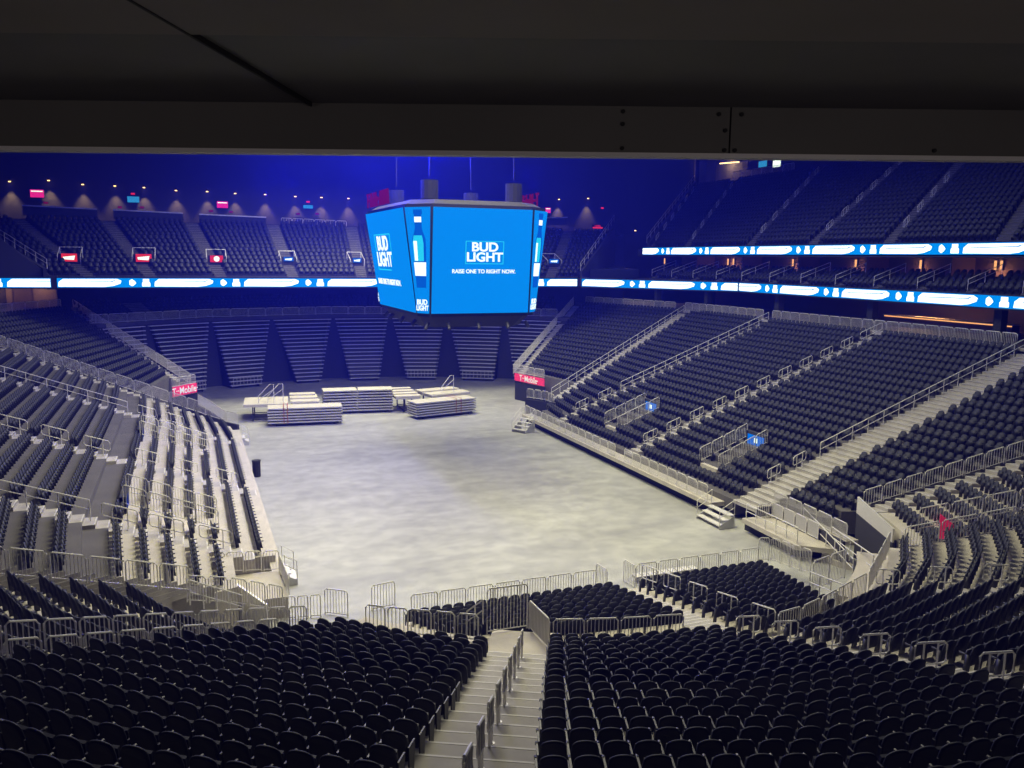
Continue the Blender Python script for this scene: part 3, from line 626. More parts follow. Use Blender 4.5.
# left corner: loading ramp, parapet and gates
b = MB(); b.prism([(1.2,41.5),(3.7,41.5),(3.8,38.0),(2.0,38.0)], .0, 1.0); struct(b,'loading_ramp_floor',M['deck'])
wallpts([(.59,40.0),(1.18,38.76)], 0, (2.35,1.95), .12, 'wall_ramp_parapet', M['steel']); wallpts([(1.18,38.76),(2.73,37.1)], 0, (1.95,1.1), .12, 'wall_ramp_parapet', M['steel'])
run([(.4,41.4,1.3),(3.8,41.4,1.0)], 4, 'white railing panel across the back of the loading ramp, {0} from the side stand', 'railing behind the loading ramp', h=1.05)
run([(3.75,41.3,1.0),(3.85,38.1,1.0)], 3, 'white railing panel on the arena side of the loading ramp, {0} from the step unit', 'railing beside the loading ramp', h=.9)
run([(-0.55, 35.38, 2.40), (1.23, 35.03, 2.20), (3.38, 35.83, 1.20)], 5, 'white railing panel at the corner below the loading ramp, {0} from the side seats', 'railing at the corner below the ramp', h=1.15, bars=.10)
longrail((-0.38, 34.12, 2.80), (1.63, 34.85, 1.60), 4, 'white handrail sloping down into the corner below the loading ramp', h=1.0)
b = empty('waste_bin', (4.4,64.5,0), 'black waste bin standing on the floor against the side stand', 'bin')
t = MB(); t.prism([(.3*math.cos(a*PI/5),.3*math.sin(a*PI/5)) for a in range(10)],0,1.15); t.build('body', M['black'], b)
t = MB(); t.prism([(.33*math.cos(a*PI/5),.33*math.sin(a*PI/5)) for a in range(10)],1.15,1.27); t.build('lid', M['darkmetal'], b)

# pink signs on the corner walls
def pinksign(p, q, z0, z1, label, txt, tsize):
    root = empty('corner_sign', (p[0],p[1],z0), label, 'sign'); d = sub2(q,p); L = math.hypot(*d); u = unit(d); n = (u[1],-u[0])
    b = MB(); b.hexa([(0,0,0),(d[0],d[1],0),(d[0]-n[0]*.1,d[1]-n[1]*.1,0),(-n[0]*.1,-n[1]*.1,0),(0,0,z1-z0),(d[0],d[1],z1-z0),(d[0]-n[0]*.1,d[1]-n[1]*.1,z1-z0),(-n[0]*.1,-n[1]*.1,z1-z0)]); S = b.build('board', M['pinksign'], root)
    text(txt,'lettering',tsize,M['signwhite'],S,(d[0]/2+n[0]*.03,d[1]/2+n[1]*.03,(z1-z0)*.47),(PI/2,0,math.atan2(u[1],u[0])),.01,.92)
sp = [(36.54, 93.24, 1.90), (39.78, 92.25, 1.90)]
def face_wall(p, q, h, name): return wallpts([p[:2],q[:2]],0,h,.15,name,M['black'])
rs0, rs1 = (35.70, 91.27, 2.75), (37.12, 85.82, 3.37)
pinksign(rs0, rs1, rs0[2]-.45, rs0[2]+.40, 'bright pink lettered sign on the far right corner of the stands', 'T··Mobile·', .95)
face_wall((rs0[0]+.1,rs0[1]+.1), (rs1[0]+.1,rs1[1]+.1), rs0[2]-.6, 'wall_far_corner')
run([(rs0[0]+.1,rs0[1]+.1,rs0[2]+.45),(rs1[0]+.1,rs1[1]+.1,rs0[2]+.45)], 3, 'white railing panel on top of the far right pink sign, {0} from the bleachers', 'railing over the far right pink sign', h=.95)
ls0, ls1 = (-1.60, 87.99, 3.13), (0.64, 90.50, 3.05)
pinksign(ls0, ls1, ls0[2]-.45, ls0[2]+.5, 'bright pink lettered sign on the corner beside the stair and bleachers', 'T··Mobile·', .95)
run([(ls0[0]-.1,ls0[1]+.1,ls0[2]+.45),(ls1[0]-.1,ls1[1]+.1,ls1[2]+.5)], 3, 'white railing panel over the pink sign beside the bleachers, {0} from the side stand', 'railing over the near pink sign', h=.95)
face_wall((ls0[0],ls0[1]+.3), (ls1[0],ls1[1]+.3), ls0[2]-.6, 'wall_side_corner')
bp = [(33.37, 81.88, 1.90),(34.98, 79.98, 1.80),(36.04, 77.47, 1.00)]; wallpts(bp, 0, (1.7,1.6), -.2, 'wall_far_corner_base', M['black'])
run([(p[0]+.1,p[1]+.1,p[2]-.1) for p in bp], 6, 'white railing panel round the far corner front, {0} from the floor edge run', 'railing round the far corner front', h=1.0)
bp = [(4.0,78.6),(2.9,80.5),(1.9,86),(ls1[0],ls1[1])]; wallpts(bp, 0, 1.35, .2, 'wall_side_corner_base', M['navywall'])
run([(3.9,78.8,1.3),(2.8,80.6,1.3),(1.8,86,1.35),(.7,90.8,1.35)], 7, 'white railing panel round the side corner front, {0} from the side stand', 'railing round the side corner front', h=1.05)
# pink banner in the corner tunnel
pb0, pb1 = (33.16, 28.75, 3.30), (33.85, 28.50, 3.30)
b = empty('banner', pb0, 'crumpled pink banner hung inside the corner tunnel railing', 'banner'); d = sub2(pb1,pb0); t = MB(); n = 8; u = unit(d)
V0 = []; 
for i in range(n+1):
    w = .05*math.sin(i*2.1); V0 += [(d[0]*i/n-u[1]*w, d[1]*i/n+u[0]*w, .1), (d[0]*i/n*.9-u[1]*w, d[1]*i/n*.9+u[0]*w, 1.35-.5*i/n)]
t.add(V0+[(x-u[1]*.02,y+u[0]*.02,z) for x,y,z in V0], [(2*i,2*i+2,2*i+3,2*i+1) for i in range(n)]+[(2*n+2+2*i+1,2*n+2+2*i+3,2*n+2+2*i+2,2*n+2+2*i) for i in range(n)]); t.build('cloth', M['pinksign'], b)

# ------------------------------------------------------------------ folded bleachers at the far end
tops = [(-43.5,-34.0),(-33.2,-22.5),(-21.7,-11.3),(-10.5,.2),(1.0,11.0),(11.9,21.9),(22.8,33.4),(34.3,45.0)]
bots = [(-41,-36),(-30.5,-25.5),(-20.6,-14.5),(-7.6,-2.7),(3.0,9.1),(14.5,20.7),(25.9,32.7),(37.0,42.5)]
for i,(tp,bt) in enumerate(zip(tops,bots)):
    root = empty('folded_bleacher', (*cirf(FC,38.5,(bt[0]+bt[1])/2),0), 'wedge-shaped grey folded bleacher against the far end wall, %s from the side stand'%od(i+1), 'bleacher', 'folded bleachers at the far end')
    o = root.location; n = 17
    def pt(R,a,z): p = cirf(FC,R,a); return (p[0]-o.x,p[1]-o.y,z)
    fr = MB()
    for k in range(n):
        f = k/(n-1); a0 = bt[0]+(tp[0]-bt[0])*f; a1 = bt[1]+(tp[1]-bt[1])*f; z = .35+7.75*f; R = 37.5+2.9*f; m = (a0+a1)/2
        g = MB(); t = .085
        for p,q in (((R,a0),(R,m)),((R,m),(R,a1))):
            g.hexa([pt(p[0],p[1],z),pt(q[0],q[1],z),pt(q[0]+.42,q[1],z),pt(p[0]+.42,p[1],z),pt(p[0],p[1],z+t),pt(q[0],q[1],z+t),pt(q[0]+.42,q[1],z+t),pt(p[0]+.42,p[1],z+t)])
        g.build('bench', M['bench'], root)
        if k < n-1:
            fr.face([pt(R+.40,a0+.4,z),pt(R+.40,a1-.4,z),pt(R+.55,a1-.4,z+.48),pt(R+.55,a0+.4,z+.48)])
    for s in (0,1):
        fr.face([pt(37.9,bt[s]+(.4-.8*s),0),pt(40.9,bt[s]+(.4-.8*s),0),pt(40.9,tp[s]+(.4-.8*s),8.1),pt(40.6,tp[s]+(.4-.8*s),8.1)])
    fr.build('frame', M['darkmetal'], root)
    if i in (1,2,5,6):
        g = MB()
        for q in range(9):
            a = bt[0]+.3+(bt[1]-bt[0]-.6)*q/8; g.tube([pt(37.3,a,.5),pt(37.3,a,1.35)],.02,4)
        g.tube([pt(37.3,bt[0]+.3,1.35),pt(37.3,bt[1]-.3,1.35)],.025,5); g.build('guard_rail', M['steel'], root)

# ------------------------------------------------------------------ stage decks on the floor
def deck(loc, rz, w, d, label, grp, th=.12):
    root = empty('stage_deck', loc, label, 'stage deck', grp, rz)
    t = MB(); t.box(0,w,0,d,th*.55,th); t.build('deck_board', M['timber'], root)
    t = MB(); t.box(-.02,w+.02,-.02,.05,0,th*.62); t.box(-.02,w+.02,d-.05,d+.02,0,th*.62); t.box(-.02,.05,0,d,0,th*.62); t.box(w-.05,w+.02,0,d,0,th*.62); t.build('edge_frame', M['stageedge'], root)
def stack(p, q, d, n, lab, grp, gap=.235, base=.3):
    dv = sub2(q,p); L = math.hypot(*dv); rz = math.atan2(dv[1],dv[0])
    cart = empty('deck_cart', (p[0],p[1],0), 'low black cart on casters under %s'%lab, 'cart', None, rz)
    t = MB(); t.box(.4,L-.4,.1,d-.1,.16,base); t.build('frame', M['darkmetal'], cart)
    for x in (.8,L-.8):
        for y in (.25,d-.25):
            t = MB(); t.tube([(x-.04,y,.09),(x+.04,y,.09)],.09,10); t.build('caster', M['black'], cart)
    for i in range(n): deck((p[0],p[1],base+gap*i), rz, L, d, 'pale stage deck in %s, %s from bottom'%(lab,od(i+1)), grp)
    return rz, L, base+gap*n
F0, F1 = (6.91, 83.49, 0.00), (14.01, 82.75, 0.00)
rz,L,zt = stack(F0, F1, 2.2, 6, 'the front strapped stack', 'decks in the strapped stack', .275)
for i,x in enumerate((1.5,1.85)):
    b = empty('ratchet_strap', (F0[0],F0[1],0), 'dark red strap round the front deck stack, %s from its rail end'%od(i+1), 'strap', 'straps on the front stack', rz)
    t = MB(); t.box(x,x+.06,-.05,-.035,.25,zt+.01); t.box(x,x+.06,-.05,2.25,zt,zt+.015); t.build('webbing', M['strap'], b)
C0, C1, C2_ = (13.01, 88.18, 0.00), (16.60, 87.93, 0.00), (20.21, 87.38, 0.00)
stack(C0, lerp(C0,C1,.98), 2.2, 8, 'the tall middle stack on the side stand half', 'decks in the tall stack, one half', .30)
stack(C1, C2_, 2.2, 8, 'the tall middle stack on the facing stand half', 'decks in the tall stack, other half', .30)
G0, G1 = (21.57, 82.49, 0.00), (28.49, 84.08, 0.00)
rz,L,zt = stack(G0, G1, 2.2, 6, 'the slanted stack nearest the facing stand', 'decks in the slanted stack', .26)
for i,x in enumerate((4.6,5.2)):
    b = empty('ratchet_strap', (G0[0],G0[1],0), 'dark red strap round the slanted deck stack, %s along it'%od(i+1), 'strap', 'straps on the slanted stack', rz)
    t = MB(); t.box(x,x+.06,-.05,-.035,.25,zt+.01); t.box(x,x+.06,-.05,2.25,zt,zt+.015); t.build('webbing', M['strap'], b)
def stage_table(p, q, d, h, label, rails=0, ridges=0):
    dv = sub2(q,p); L = math.hypot(*dv); rz = math.atan2(dv[1],dv[0]); root = empty('stage_platform', (p[0],p[1],0), label, 'platform', None, rz)
    t = MB(); t.box(0,L,0,d,h-.28,h); t.build('deck_board', M['timber'], root)
    for i in range(ridges):
        t = MB(); y = d*(i+.5)/ridges; t.box(-.1,L*(1-.05*i)+.1,y-d*.4/ridges,y+d*.4/ridges,h,h+.06+.10*i); t.build('deck_ridge', M['timber'], root)
    for x in (.9,L-.9):
        for y in (.3,d-.3):
            t = MB(); t.box(x-.06,x+.06,y-.06,y+.06,0,h-.28); t.build('leg', M['darkmetal'], root)
    t = MB(); t.box(.9,L-.9,.27,.33,.12,.2); t.box(.9,L-.9,d-.33,d-.27,.12,.2); t.box(.85,.93,.3,d-.3,.12,.2); t.box(L-.93,L-.85,.3,d-.3,.12,.2); t.build('brace', M['darkmetal'], root)
    for i in range(rails):
        t = MB(); x = L*.34+i*.9; t.tube([(x,.8,h),(x,.8,h+.7),(x+1.1,.8,h+1.9),(x+1.5,.8,h+1.9),(x+1.5,.8,h)],.04,6); t.tube([(x,.8,h+.3),(x+1.5,.8,h+1.4)],.03,6); t.build('guard_rail', M['steel'], root)
    return root
stage_table((4.84, 86.71, 1.70), (9.16, 86.24, 1.70), 4.6, 1.75, 'pale stage platform on black legs with twin guard rails, nearest the side stand', rails=2)
stage_table((9.56, 86.74, 1.70), (12.29, 86.50, 1.70), 5.0, 1.75, 'pale ribbed stage platform behind the strapped stack', ridges=3)
stage_table((20.43, 86.88, 1.70), (23.08, 86.74, 1.70), 4.6, 1.75, 'pale ribbed stage platform just past the tall deck stack', ridges=4)
stage_table((24.35, 86.68, 1.70), (29.02, 87.73, 1.70), 4.0, 1.75, 'pale stage platform with one guard rail behind the slanted stack', rails=1, ridges=2)

longrail((60.2,103.9,18.9),(78.0,120.1,29.2),14,'long pale handrail up the far edge of the upper deck')
for i,y in enumerate(ys): longrail((59.5,y,14.35),(63.2,y,15.6),2,'short sloping handrail among the suite seats between the ribbons, %s from the broad stair end'%od(i+1),'suite handrails',h=.85,hm=.45)
# ------------------------------------------------------------------ centre-hung scoreboard
T8 = [(15.9,56.4),(23.4,56.4),(25.3,58.2),(25.3,69.5),(23.4,71.3),(15.9,71.3),(13.95,69.5),(14.3,58.1)]
B8 = [(15.75,56.5),(23.15,56.5),(24.1,57.6),(24.1,69.5),(23.15,71.2),(15.75,71.2),(15.1,69.5),(15.1,57.6)]
ZT, ZB = 20.02, 12.55
SBO = Vector((19.6,63.85,12.0))
sb = empty('scoreboard', SBO, 'large eight-sided bright blue video scoreboard hanging over the arena floor', 'scoreboard')
cen = Vector((19.6,63.85,16.3))
def shrink(P, k, z): return [Vector(((p[0]-19.6)*k+19.6-SBO.x, (p[1]-63.85)*k+63.85-SBO.y, z-SBO.z)) for p in P]
b = MB(); lo, hi = shrink(B8,.975,ZB-.15), shrink(T8,.975,ZT+.15)
b.add(lo+hi, [tuple(range(8))[::-1], tuple(range(8,16))]+[(i,(i+1)%8,8+(i+1)%8,8+i) for i in range(8)]); b.build('body', M['black'], sb)
b = MB(); lo, hi = shrink(T8,.95,ZT+.12), shrink(T8,.85,ZT+.5)
b.add(lo+hi, [tuple(range(8))[::-1], tuple(range(8,16))]+[(i,(i+1)%8,8+(i+1)%8,8+i) for i in range(8)]); b.build('crown', M['black'], sb)
b = MB(); lo, hi = shrink(B8,.80,ZB-1.0), shrink(B8,.93,ZB-.15)
b.add(lo+hi, [tuple(range(8))[::-1], tuple(range(8,16))]+[(i,(i+1)%8,8+(i+1)%8,8+i) for i in range(8)]); b.build('lower_truss', M['black'], sb)
for dx in (-3.2,3.2):
    for dy in (-5,5):
        b = MB(); b.tube([(dx,dy,8.6),(dx,dy,9.9)],.62,14); b.build('hoist_drum', M['black'], sb)
        b = MB(); b.tube([(dx,dy,10.2),(dx*.9,dy,26.8)],.05,5); b.build('hang_cable', M['darkmetal'], sb)
class Panel:
    def __init__(s, i):
        j = (i+1)%8
        s.BL, s.BR, s.TL, s.TR = (Vector((*B8[i],ZB))-SBO, Vector((*B8[j],ZB))-SBO, Vector((*T8[i],ZT))-SBO, Vector((*T8[j],ZT))-SBO)
        g = .05
        s.ex = (s.BR-s.BL+s.TR-s.TL).normalized(); up = (s.TL+s.TR-s.BL-s.BR).normalized(); s.n = s.ex.cross(up).normalized(); s.ey = s.n.cross(s.ex)
        s.W = ((s.BR-s.BL).length+(s.TR-s.TL).length)/2; s.H = ((s.TL+s.TR-s.BL-s.BR)/2).length
        s.c = (s.BL+s.BR+s.TL+s.TR)/4
    def at(s, u, v, o=0):      # u,v in 0..1
        a = s.BL.lerp(s.BR,u); b = s.TL.lerp(s.TR,u); return a.lerp(b,v)+s.n*o
    def quad(s, u0,u1,v0,v1,o,name,m,par=None):
        b = MB(); P = [s.at(u0,v0,o),s.at(u1,v0,o),s.at(u1,v1,o),s.at(u0,v1,o)]; Q = [p-s.n*.04 for p in P]; b.hexa(Q+P); return b.build(name,m,par or sb)
    def poly(s, pts, o, name, m):
        b = MB(); P = [s.at(u,v,o) for u,v in pts]; Q = [p-s.n*.02 for p in P]; n = len(P)
        b.add(P+Q, [tuple(range(n)), tuple(range(n,2*n))[::-1]]+[(i,n+i,n+(i+1)%n,(i+1)%n) for i in range(n)]); return b.build(name,m,sb)
    def strip(s, rows, o, name, m, par=None):
        b = MB(); P = []
        for (u0,u1,v),(w0,w1,x) in zip(rows,rows[1:]):
            for q in range(4): P.append((u0+(w0-u0)*q/4,u1+(w1-u1)*q/4,v+(x-v)*q/4))
        P.append(rows[-1])
        for (u0,u1,v),(w0,w1,x) in zip(P,P[1:]):
            for q in range(4):
                a,c,e,f = u0+(u1-u0)*q/4,u0+(u1-u0)*(q+1)/4,w0+(w1-w0)*(q+1)/4,w0+(w1-w0)*q/4
                b.face([s.at(a,v,o),s.at(c,v,o),s.at(e,x,o),s.at(f,x,o)])
        return b.build(name,m,par or sb)
    def write(s, body, u, v, size, m, sx=1.0, o=.05, bold=.02, par=None):
        t = text(body,'lettering',size,m,par or sb,(0,0,0),(0,0,0),.012,bold=bold)
        p = s.at(u,v,o); mt = Matrix((s.ex*sx, s.ey, s.n)).transposed().to_4x4(); mt.translation = p; t.matrix_local = mt; return t
for i in range(8):
    p = Panel(i)
    if i % 2 == 0:
        S = p.quad(.012,.988,.012,.988,.03,'main_screen',M['scr'])
        big = i in (2,6); k = 1.75 if big else 1.0; W = p.W; H = p.H; cu = (.38 if i==6 else .5) if big else .52; cv = .58
        fw, fh, th = 1.42*k/W, .80*k/H, .05*k
        for (a0,a1,b0,b1) in ((cu-fw,cu+fw,cv-fh,cv-fh+th/H),(cu-fw,cu+fw,cv+fh-th/H,cv+fh),(cu-fw,cu-fw+th/W,cv-fh,cv+fh),(cu+fw-th/W,cu+fw,cv-fh,cv+fh)):
            p.quad(a0,a1,b0,b1,.06,'logo_frame',M['scrline'],S)
        p.write('BUD',cu,cv+.36*k/H,.86*k,M['scrwhite'],1.15,.07,.03,S)
        p.write('LIGHT',cu,cv-.34*k/H,.86*k,M['scrwhite'],1.12,.07,.03,S)
        p.write('RAISE ONE TO RIGHT NOW.',cu+(.04 if i==6 else 0),cv-(1.32*k)/H,.42*k*(.92 if not big else .8),M['scrwhite'],.95,.07,.025,S)
    else:
        S = p.strip([(.05,.95,.012+.122*q) for q in range(9)],.02,'corner_screen',M['scr'])
        def bx(h): # half width of the bottle picture at height v
            return h
        prof = [(.25,.20),(.30,.205),(.38,.21),(.62,.215),(.70,.20),(.76,.13),(.80,.10),(.92,.095),(.925,.115),(.965,.115)]
        w = 1.35
        p.strip([(.5-hw*w,.5+hw*w,v) for v,hw in prof],.045,'bottle_picture',M['scrdeep'],S)
        p.strip([(.5-.21*w,.5+.21*w,.36),(.5-.215*w,.5+.215*w,.485)],.06,'bottle_label',M['scrwhite'],S)
        p.strip([(.5-.20*w,.5+.14*w,.495),(.5-.20*w,.5+.14*w,.66),(.5-.15*w,.5+.10*w,.73)],.06,'bottle_shine',M['scrline'],S)
        p.strip([(.5-.17*w,.5-.06*w,.50),(.5-.17*w,.5-.06*w,.68)],.07,'bottle_shine',M['scrwhite'],S)
        p.strip([(.5-.095*w,.5+.095*w,.85),(.5-.095*w,.5+.095*w,.90)],.06,'bottle_neck_label',M['scrwhite'],S)
        p.write('BUD',.5,.115,.5,M['scrwhite'],.9,.07,.03,S); p.write('LIGHT',.5,.06,.5,M['scrwhite'],.75,.07,.03,S)
# red letter sign standing on each long face
for i,side in ((6,-1),(2,1)):
    p = Panel(i); t = text('T··Mobile· ARENA','crown_lettering',1.55,M['arenared'],sb,(0,0,0),(0,0,0),.05)
    mt = Matrix((p.ex*.62, Vector((0,0,1)), p.ex.cross(Vector((0,0,1))))).transposed().to_4x4(); mt.translation = p.at(.38 if i==6 else .5,1.0,.05)+Vector((0,0,.85)); t.matrix_local = mt
for i in range(8):
    for u in ((.2,.5,.8) if i%2==0 else (.5,)):
        p = Panel(i); q = p.at(u,0,-.55)+Vector((0,0,-.65)); b = MB(); d = (p.n*.5+Vector((0,0,-.6))).normalized(); b.tube([q,q+d*.5],.14,8); b.build('spot_fixture', M['darkmetal'], sb)

# ------------------------------------------------------------------ ribbon displays
def ribbon(p, q, z0, h, label, ph=0., P=9.0):
    root = empty('ribbon_display', (p[0],p[1],z0), label, 'display', 'ribbon displays'); d = sub2(q,p); L = math.hypot(*d); u = unit(d); n = (u[1],-u[0])   # n: towards the viewer when p is the viewer's left
    def pt(s,v,o): return (u[0]*s+n[0]*o, u[1]*s+n[1]*o, v)
    def slab(mb, s0,s1,v0,v1,o0,o1):
        mb.hexa([pt(s0,v0,o0),pt(s1,v0,o0),pt(s1,v0,o1),pt(s0,v0,o1),pt(s0,v1,o0),pt(s1,v1,o0),pt(s1,v1,o1),pt(s0,v1,o1)])
    b = MB(); slab(b,0,L,-.12,h+.12,-.3,0); b.build('housing', M['darkmetal'], root)
    b = MB(); slab(b,.05,L-.05,0,h,0,.04); S = b.build('screen', M['ribblue'], root)
    b = MB(); s = -ph
    def pl(pts,o):
        pts = [(max(.1,min(L-.1,a)),c) for a,c in pts]
        if max(a for a,_ in pts)-min(a for a,_ in pts) < .1: return
        F = [pt(a,c,o) for a,c in pts]; G = [pt(a,c,o-.02) for a,c in pts]; k = len(F)
        b.add(F+G, [tuple(range(k)), tuple(range(k,2*k))[::-1]]+[(i,k+i,k+(i+1)%k,(i+1)%k) for i in range(k)])
    while s < L:
        pl([(s+.15,h*.10),(s+4.4,h*.06),(s+5.2,h*.16),(s+5.9,h*.42),(s+6.0,h*.72),(s+5.6,h*.92),(s+.6,h*.92),(s+.2,h*.6)],.07)
        pl([(s+6.75,h*.30),(s+7.0,h*.12),(s+7.25,h*.30),(s+7.4,h*.5),(s+7.25,h*.72),(s+7.0,h*.9),(s+6.75,h*.75)],.07)
        pl([(s+7.95,h*.1),(s+8.75,h*.1),(s+8.75,h*.5),(s+8.65,h*.55),(s+8.65,h*.92),(s+8.05,h*.92),(s+8.05,h*.55),(s+7.95,h*.5)],.07)
        s += P
    b.build('lettering', M['ribwhite'], S)
    b = MB(); s = -ph
    while s < L:
        pl([(s+.9,h*.54),(s+5.2,h*.62),(s+5.6,h*.85),(s+5.0,h*.68),(s+.9,h*.60)],.10)
        s += P
    if b.v: b.build('swoosh', M['ribblue'], S)
    return root
YR = 96.6
ribbon((-30,YR),((-12.63, 96.60, 13.56)[0],YR),13.1,.95,'bright ribbon display at the far end, short stretch beyond the pale column',ph=4.7)
ribbon(((-12.18, 96.60, 13.56)[0],YR),((46.18, 96.60, 13.52)[0],YR),13.1,.95,'long bright ribbon display across the far end behind the scoreboard',ph=.0)
ribbon(((46.64, 96.40, 13.52)[0],YR-.2),(58.4,80),13.1,.95,'lower ribbon display on the far corner bend',ph=0)
ribbon((58.4,79.9),(58.4,26),13.1,.95,'lower bright ribbon display over the facing stand concourse',ph=2.)
ribbon((60.0,104.6),(60.0,26),17.2,.95,'upper bright ribbon display under the upper deck',ph=1.6)

# ------------------------------------------------------------------ lamps, screens and signs on the back walls
def spot(parent, loc, col, power, ang, rot):
    l = bpy.data.lights.new('lamp_light','SPOT'); l.energy = power; l.color = col; l.spot_size = R_(ang); l.spot_blend = .6; l.shadow_soft_size = .05
    o = bpy.data.objects.new('lamp_light', l); C.objects.link(o); o.location = loc; o.rotation_euler = rot
    if parent: o.parent = parent
    return o
def wall_lamp(p, label, nrm=(0,-1), power=1500):
    root = empty('wall_lamp', p, label, 'lamp', 'wall lamps'); nx, ny = nrm
    b = MB(); b.tube([(nx*.05,ny*.05,.1),(nx*.35,ny*.35,.1)],.06,6); b.tube([(nx*.38,ny*.38,-.05),(nx*.38,ny*.38,.3)],.13,8); b.build('housing', M['darkmetal'], root)
    b = MB(); b.tube([(nx*.38,ny*.38,-.14),(nx*.38,ny*.38,-.05)],.15,8); b.build('lamp_face', M['warm'], root)
    spot(root,(nx*.40,ny*.40,-.18),(1,.66,.36),power,75,(R_(-12)*ny*-1 if ny else 0, R_(12)*nx*-1 if nx else 0, 0))
LW = [(-19.54, 120.90, 25.27),(-15.29, 120.90, 25.57),(-11.51, 120.90, 25.24),(-7.84, 120.90, 25.20),(-4.44, 120.90, 25.14),(-0.61, 120.90, 24.91),(3.22, 120.90, 24.92),(6.74, 120.90, 24.80),(10.62, 120.90, 24.80),(14.59, 120.90, 24.68),(18.12, 120.90, 24.67),(21.86, 120.90, 24.66),(54.17, 120.90, 25.64),(59.12, 120.90, 25.96)]
for i,p in enumerate(LW):
    wall_lamp(p, 'small warm lamp high on the far back wall, %s'%('%s of the row before the scoreboard'%od(i+1) if i < 12 else ('just past the scoreboard' if i==12 else 'second past the scoreboard')))
wall_lamp((62.33, 118.00, 20.11), 'warm lamp low in the far right corner wall between the two decks', power=900)
wall_lamp((62.65, 112.00, 20.87), 'warm lamp on the corner wall just before the upper ribbon display begins', power=1500)
def wall_screen(p, w, h, m, label, bar=None):
    root = empty('wall_screen', p, label, 'screen', 'screens on the back wall')
    b = MB(); b.box(-w/2-.06,w/2+.06,-.12,0,-.06,h+.06); b.build('housing', M['black'], root)
    b = MB(); b.box(-w/2,w/2,-.16,-.12,0,h); S = b.build('display', m, root)
    b = MB(); b.box(-w/2+.1,w/2-.1,-.18,-.16,h*.72,h*.86); b.build('caption_bar', M['scrwhite'] if bar is None else bar, S)
wall_screen((-16.68, 120.80, 23.38),1.5,.95,M['pink'],'pink wall screen above the upper deck, nearest the edge of the view')
wall_screen((5.08, 120.80, 22.77),1.4,.85,M['pink'],'pink wall screen above the upper deck, nearer the scoreboard')
wall_screen((-5.78, 120.80, 23.13),1.4,.75,M['tvblue'],'blue wall screen between the two pink ones',M['tvblue'])
wall_screen((16.29, 120.80, 23.04),1.3,.45,M['tvblue'],'blue wall screen above the railed balcony beside the scoreboard',M['tvblue'])
wall_screen((52.40, 120.80, 23.46),.9,.8,M['pink'],'pink wall screen peeping out past the scoreboard')
EX = [(46,204),(133,195),(120,208.5),(142,208.5),(211,212),(231,213),(308,203),(298,215),(317,215),(602,209)]
EXP = [(-15.80, 120.90, 22.62),(-5.80, 120.90, 24.08),(-7.41, 120.90, 22.33),(-4.82, 120.90, 22.40),(3.61, 120.90, 22.20),(6.14, 120.90, 22.15),(16.32, 120.90, 23.79),(14.93, 120.90, 22.13),(17.51, 120.90, 22.20),(61.79, 120.90, 24.35)]
for i,p in enumerate(EXP):
    r = empty('exit_light', p, 'tiny red light on the far back wall, %s from the open side'%od(i+1), 'exit light', 'red lights on the back wall')
    b = MB(); b.box(-.3,.3,-.1,0,0,.3); b.build('housing', M['darkmetal'], r); b = MB(); b.box(-.24,.24,-.12,-.1,.04,.26); b.build('lit_face', M['exitred'] if i in (1,6,9) else M['arenared'], r)
DR = [((-17.91, 117.40, 22.18),(-9.80, 117.40, 21.96)),((-8.00, 117.40, 21.95),(0.11, 117.40, 21.75)),((2.03, 117.40, 21.68),(10.34, 117.40, 21.52)),((50.53, 117.40, 22.52),(54.14, 117.40, 22.69))]
for i,(p,q) in enumerate(DR):
    r = empty('drink_rail', p, 'long white ledge behind the last upper row, %s'%('%s of three before the scoreboard'%od(i+1) if i<3 else 'short piece past the scoreboard'), 'ledge', 'white ledges of the upper deck')
    d = (q[0]-p[0],q[1]-p[1],q[2]-p[2]); b = MB(); b.hexa([(0,-.2,-.05),(d[0],-.2,d[2]-.05),(d[0],.2,d[2]-.05),(0,.2,-.05),(0,-.2,.10),(d[0],-.2,d[2]+.10),(d[0],.2,d[2]+.10),(0,.2,.10)]); b.build('ledge_top', M['beamlip'], r)
    b = MB(); b.hexa([(0,-.02,-1.1),(d[0],-.02,d[2]-1.1),(d[0],.05,d[2]-1.1),(0,.05,-1.1),(0,-.02,-.05),(d[0],-.02,d[2]-.05),(d[0],.05,d[2]-.05),(0,.05,-.05)]); b.build('ledge_panel', M['darkwall'], r)
run([(12.24, 117.40, 20.53),(21.01, 117.40, 20.33)], 6, 'white balcony railing panel over the upper deck beside the scoreboard, {0} from the aisle', 'balcony railing of the upper deck', h=1.0, bars=.3)
def sbox(p, w, h, m, label, motif):
    root = empty('tunnel_sign', p, label, 'sign', 'lit signs over the upper tunnels')
    b = MB(); b.box(-w/2-.25,w/2+.25,0,2.2,-2.0,0); b.build('portal_box', M['black'], root)
    b = MB(); b.box(-w/2,w/2,-.1,0,-h,0); S = b.build('lit_face', m, root)
    b = MB()
    if motif == 'disc': b.tube([(0,-.13,-h/2),(0,-.10,-h/2)],h*.42,14)
    else: b.hexa([(-w*.36,-.12,-h*.72),(w*.3,-.12,-h*.80),(w*.3,-.1,-h*.80),(-w*.36,-.1,-h*.72),(-w*.40,-.12,-h*.42),(w*.38,-.12,-h*.25),(w*.38,-.1,-h*.25),(-w*.40,-.1,-h*.42)])
    b.build('motif', M['scrwhite'], S)
    b = MB()
    for s in (-1,1): b.tube([(s*(w/2+.35),-.3,-1.9),(s*(w/2+.35),-.3,-.2),(s*(w/2+.35),2.0,.7),(s*(w/2+.35),2.0,-.6)],.035,5)
    b.tube([(-w/2-.35,2.0,.7),(w/2+.35,2.0,.7)],.035,5); b.build('guard_rail', M['steel'], root)
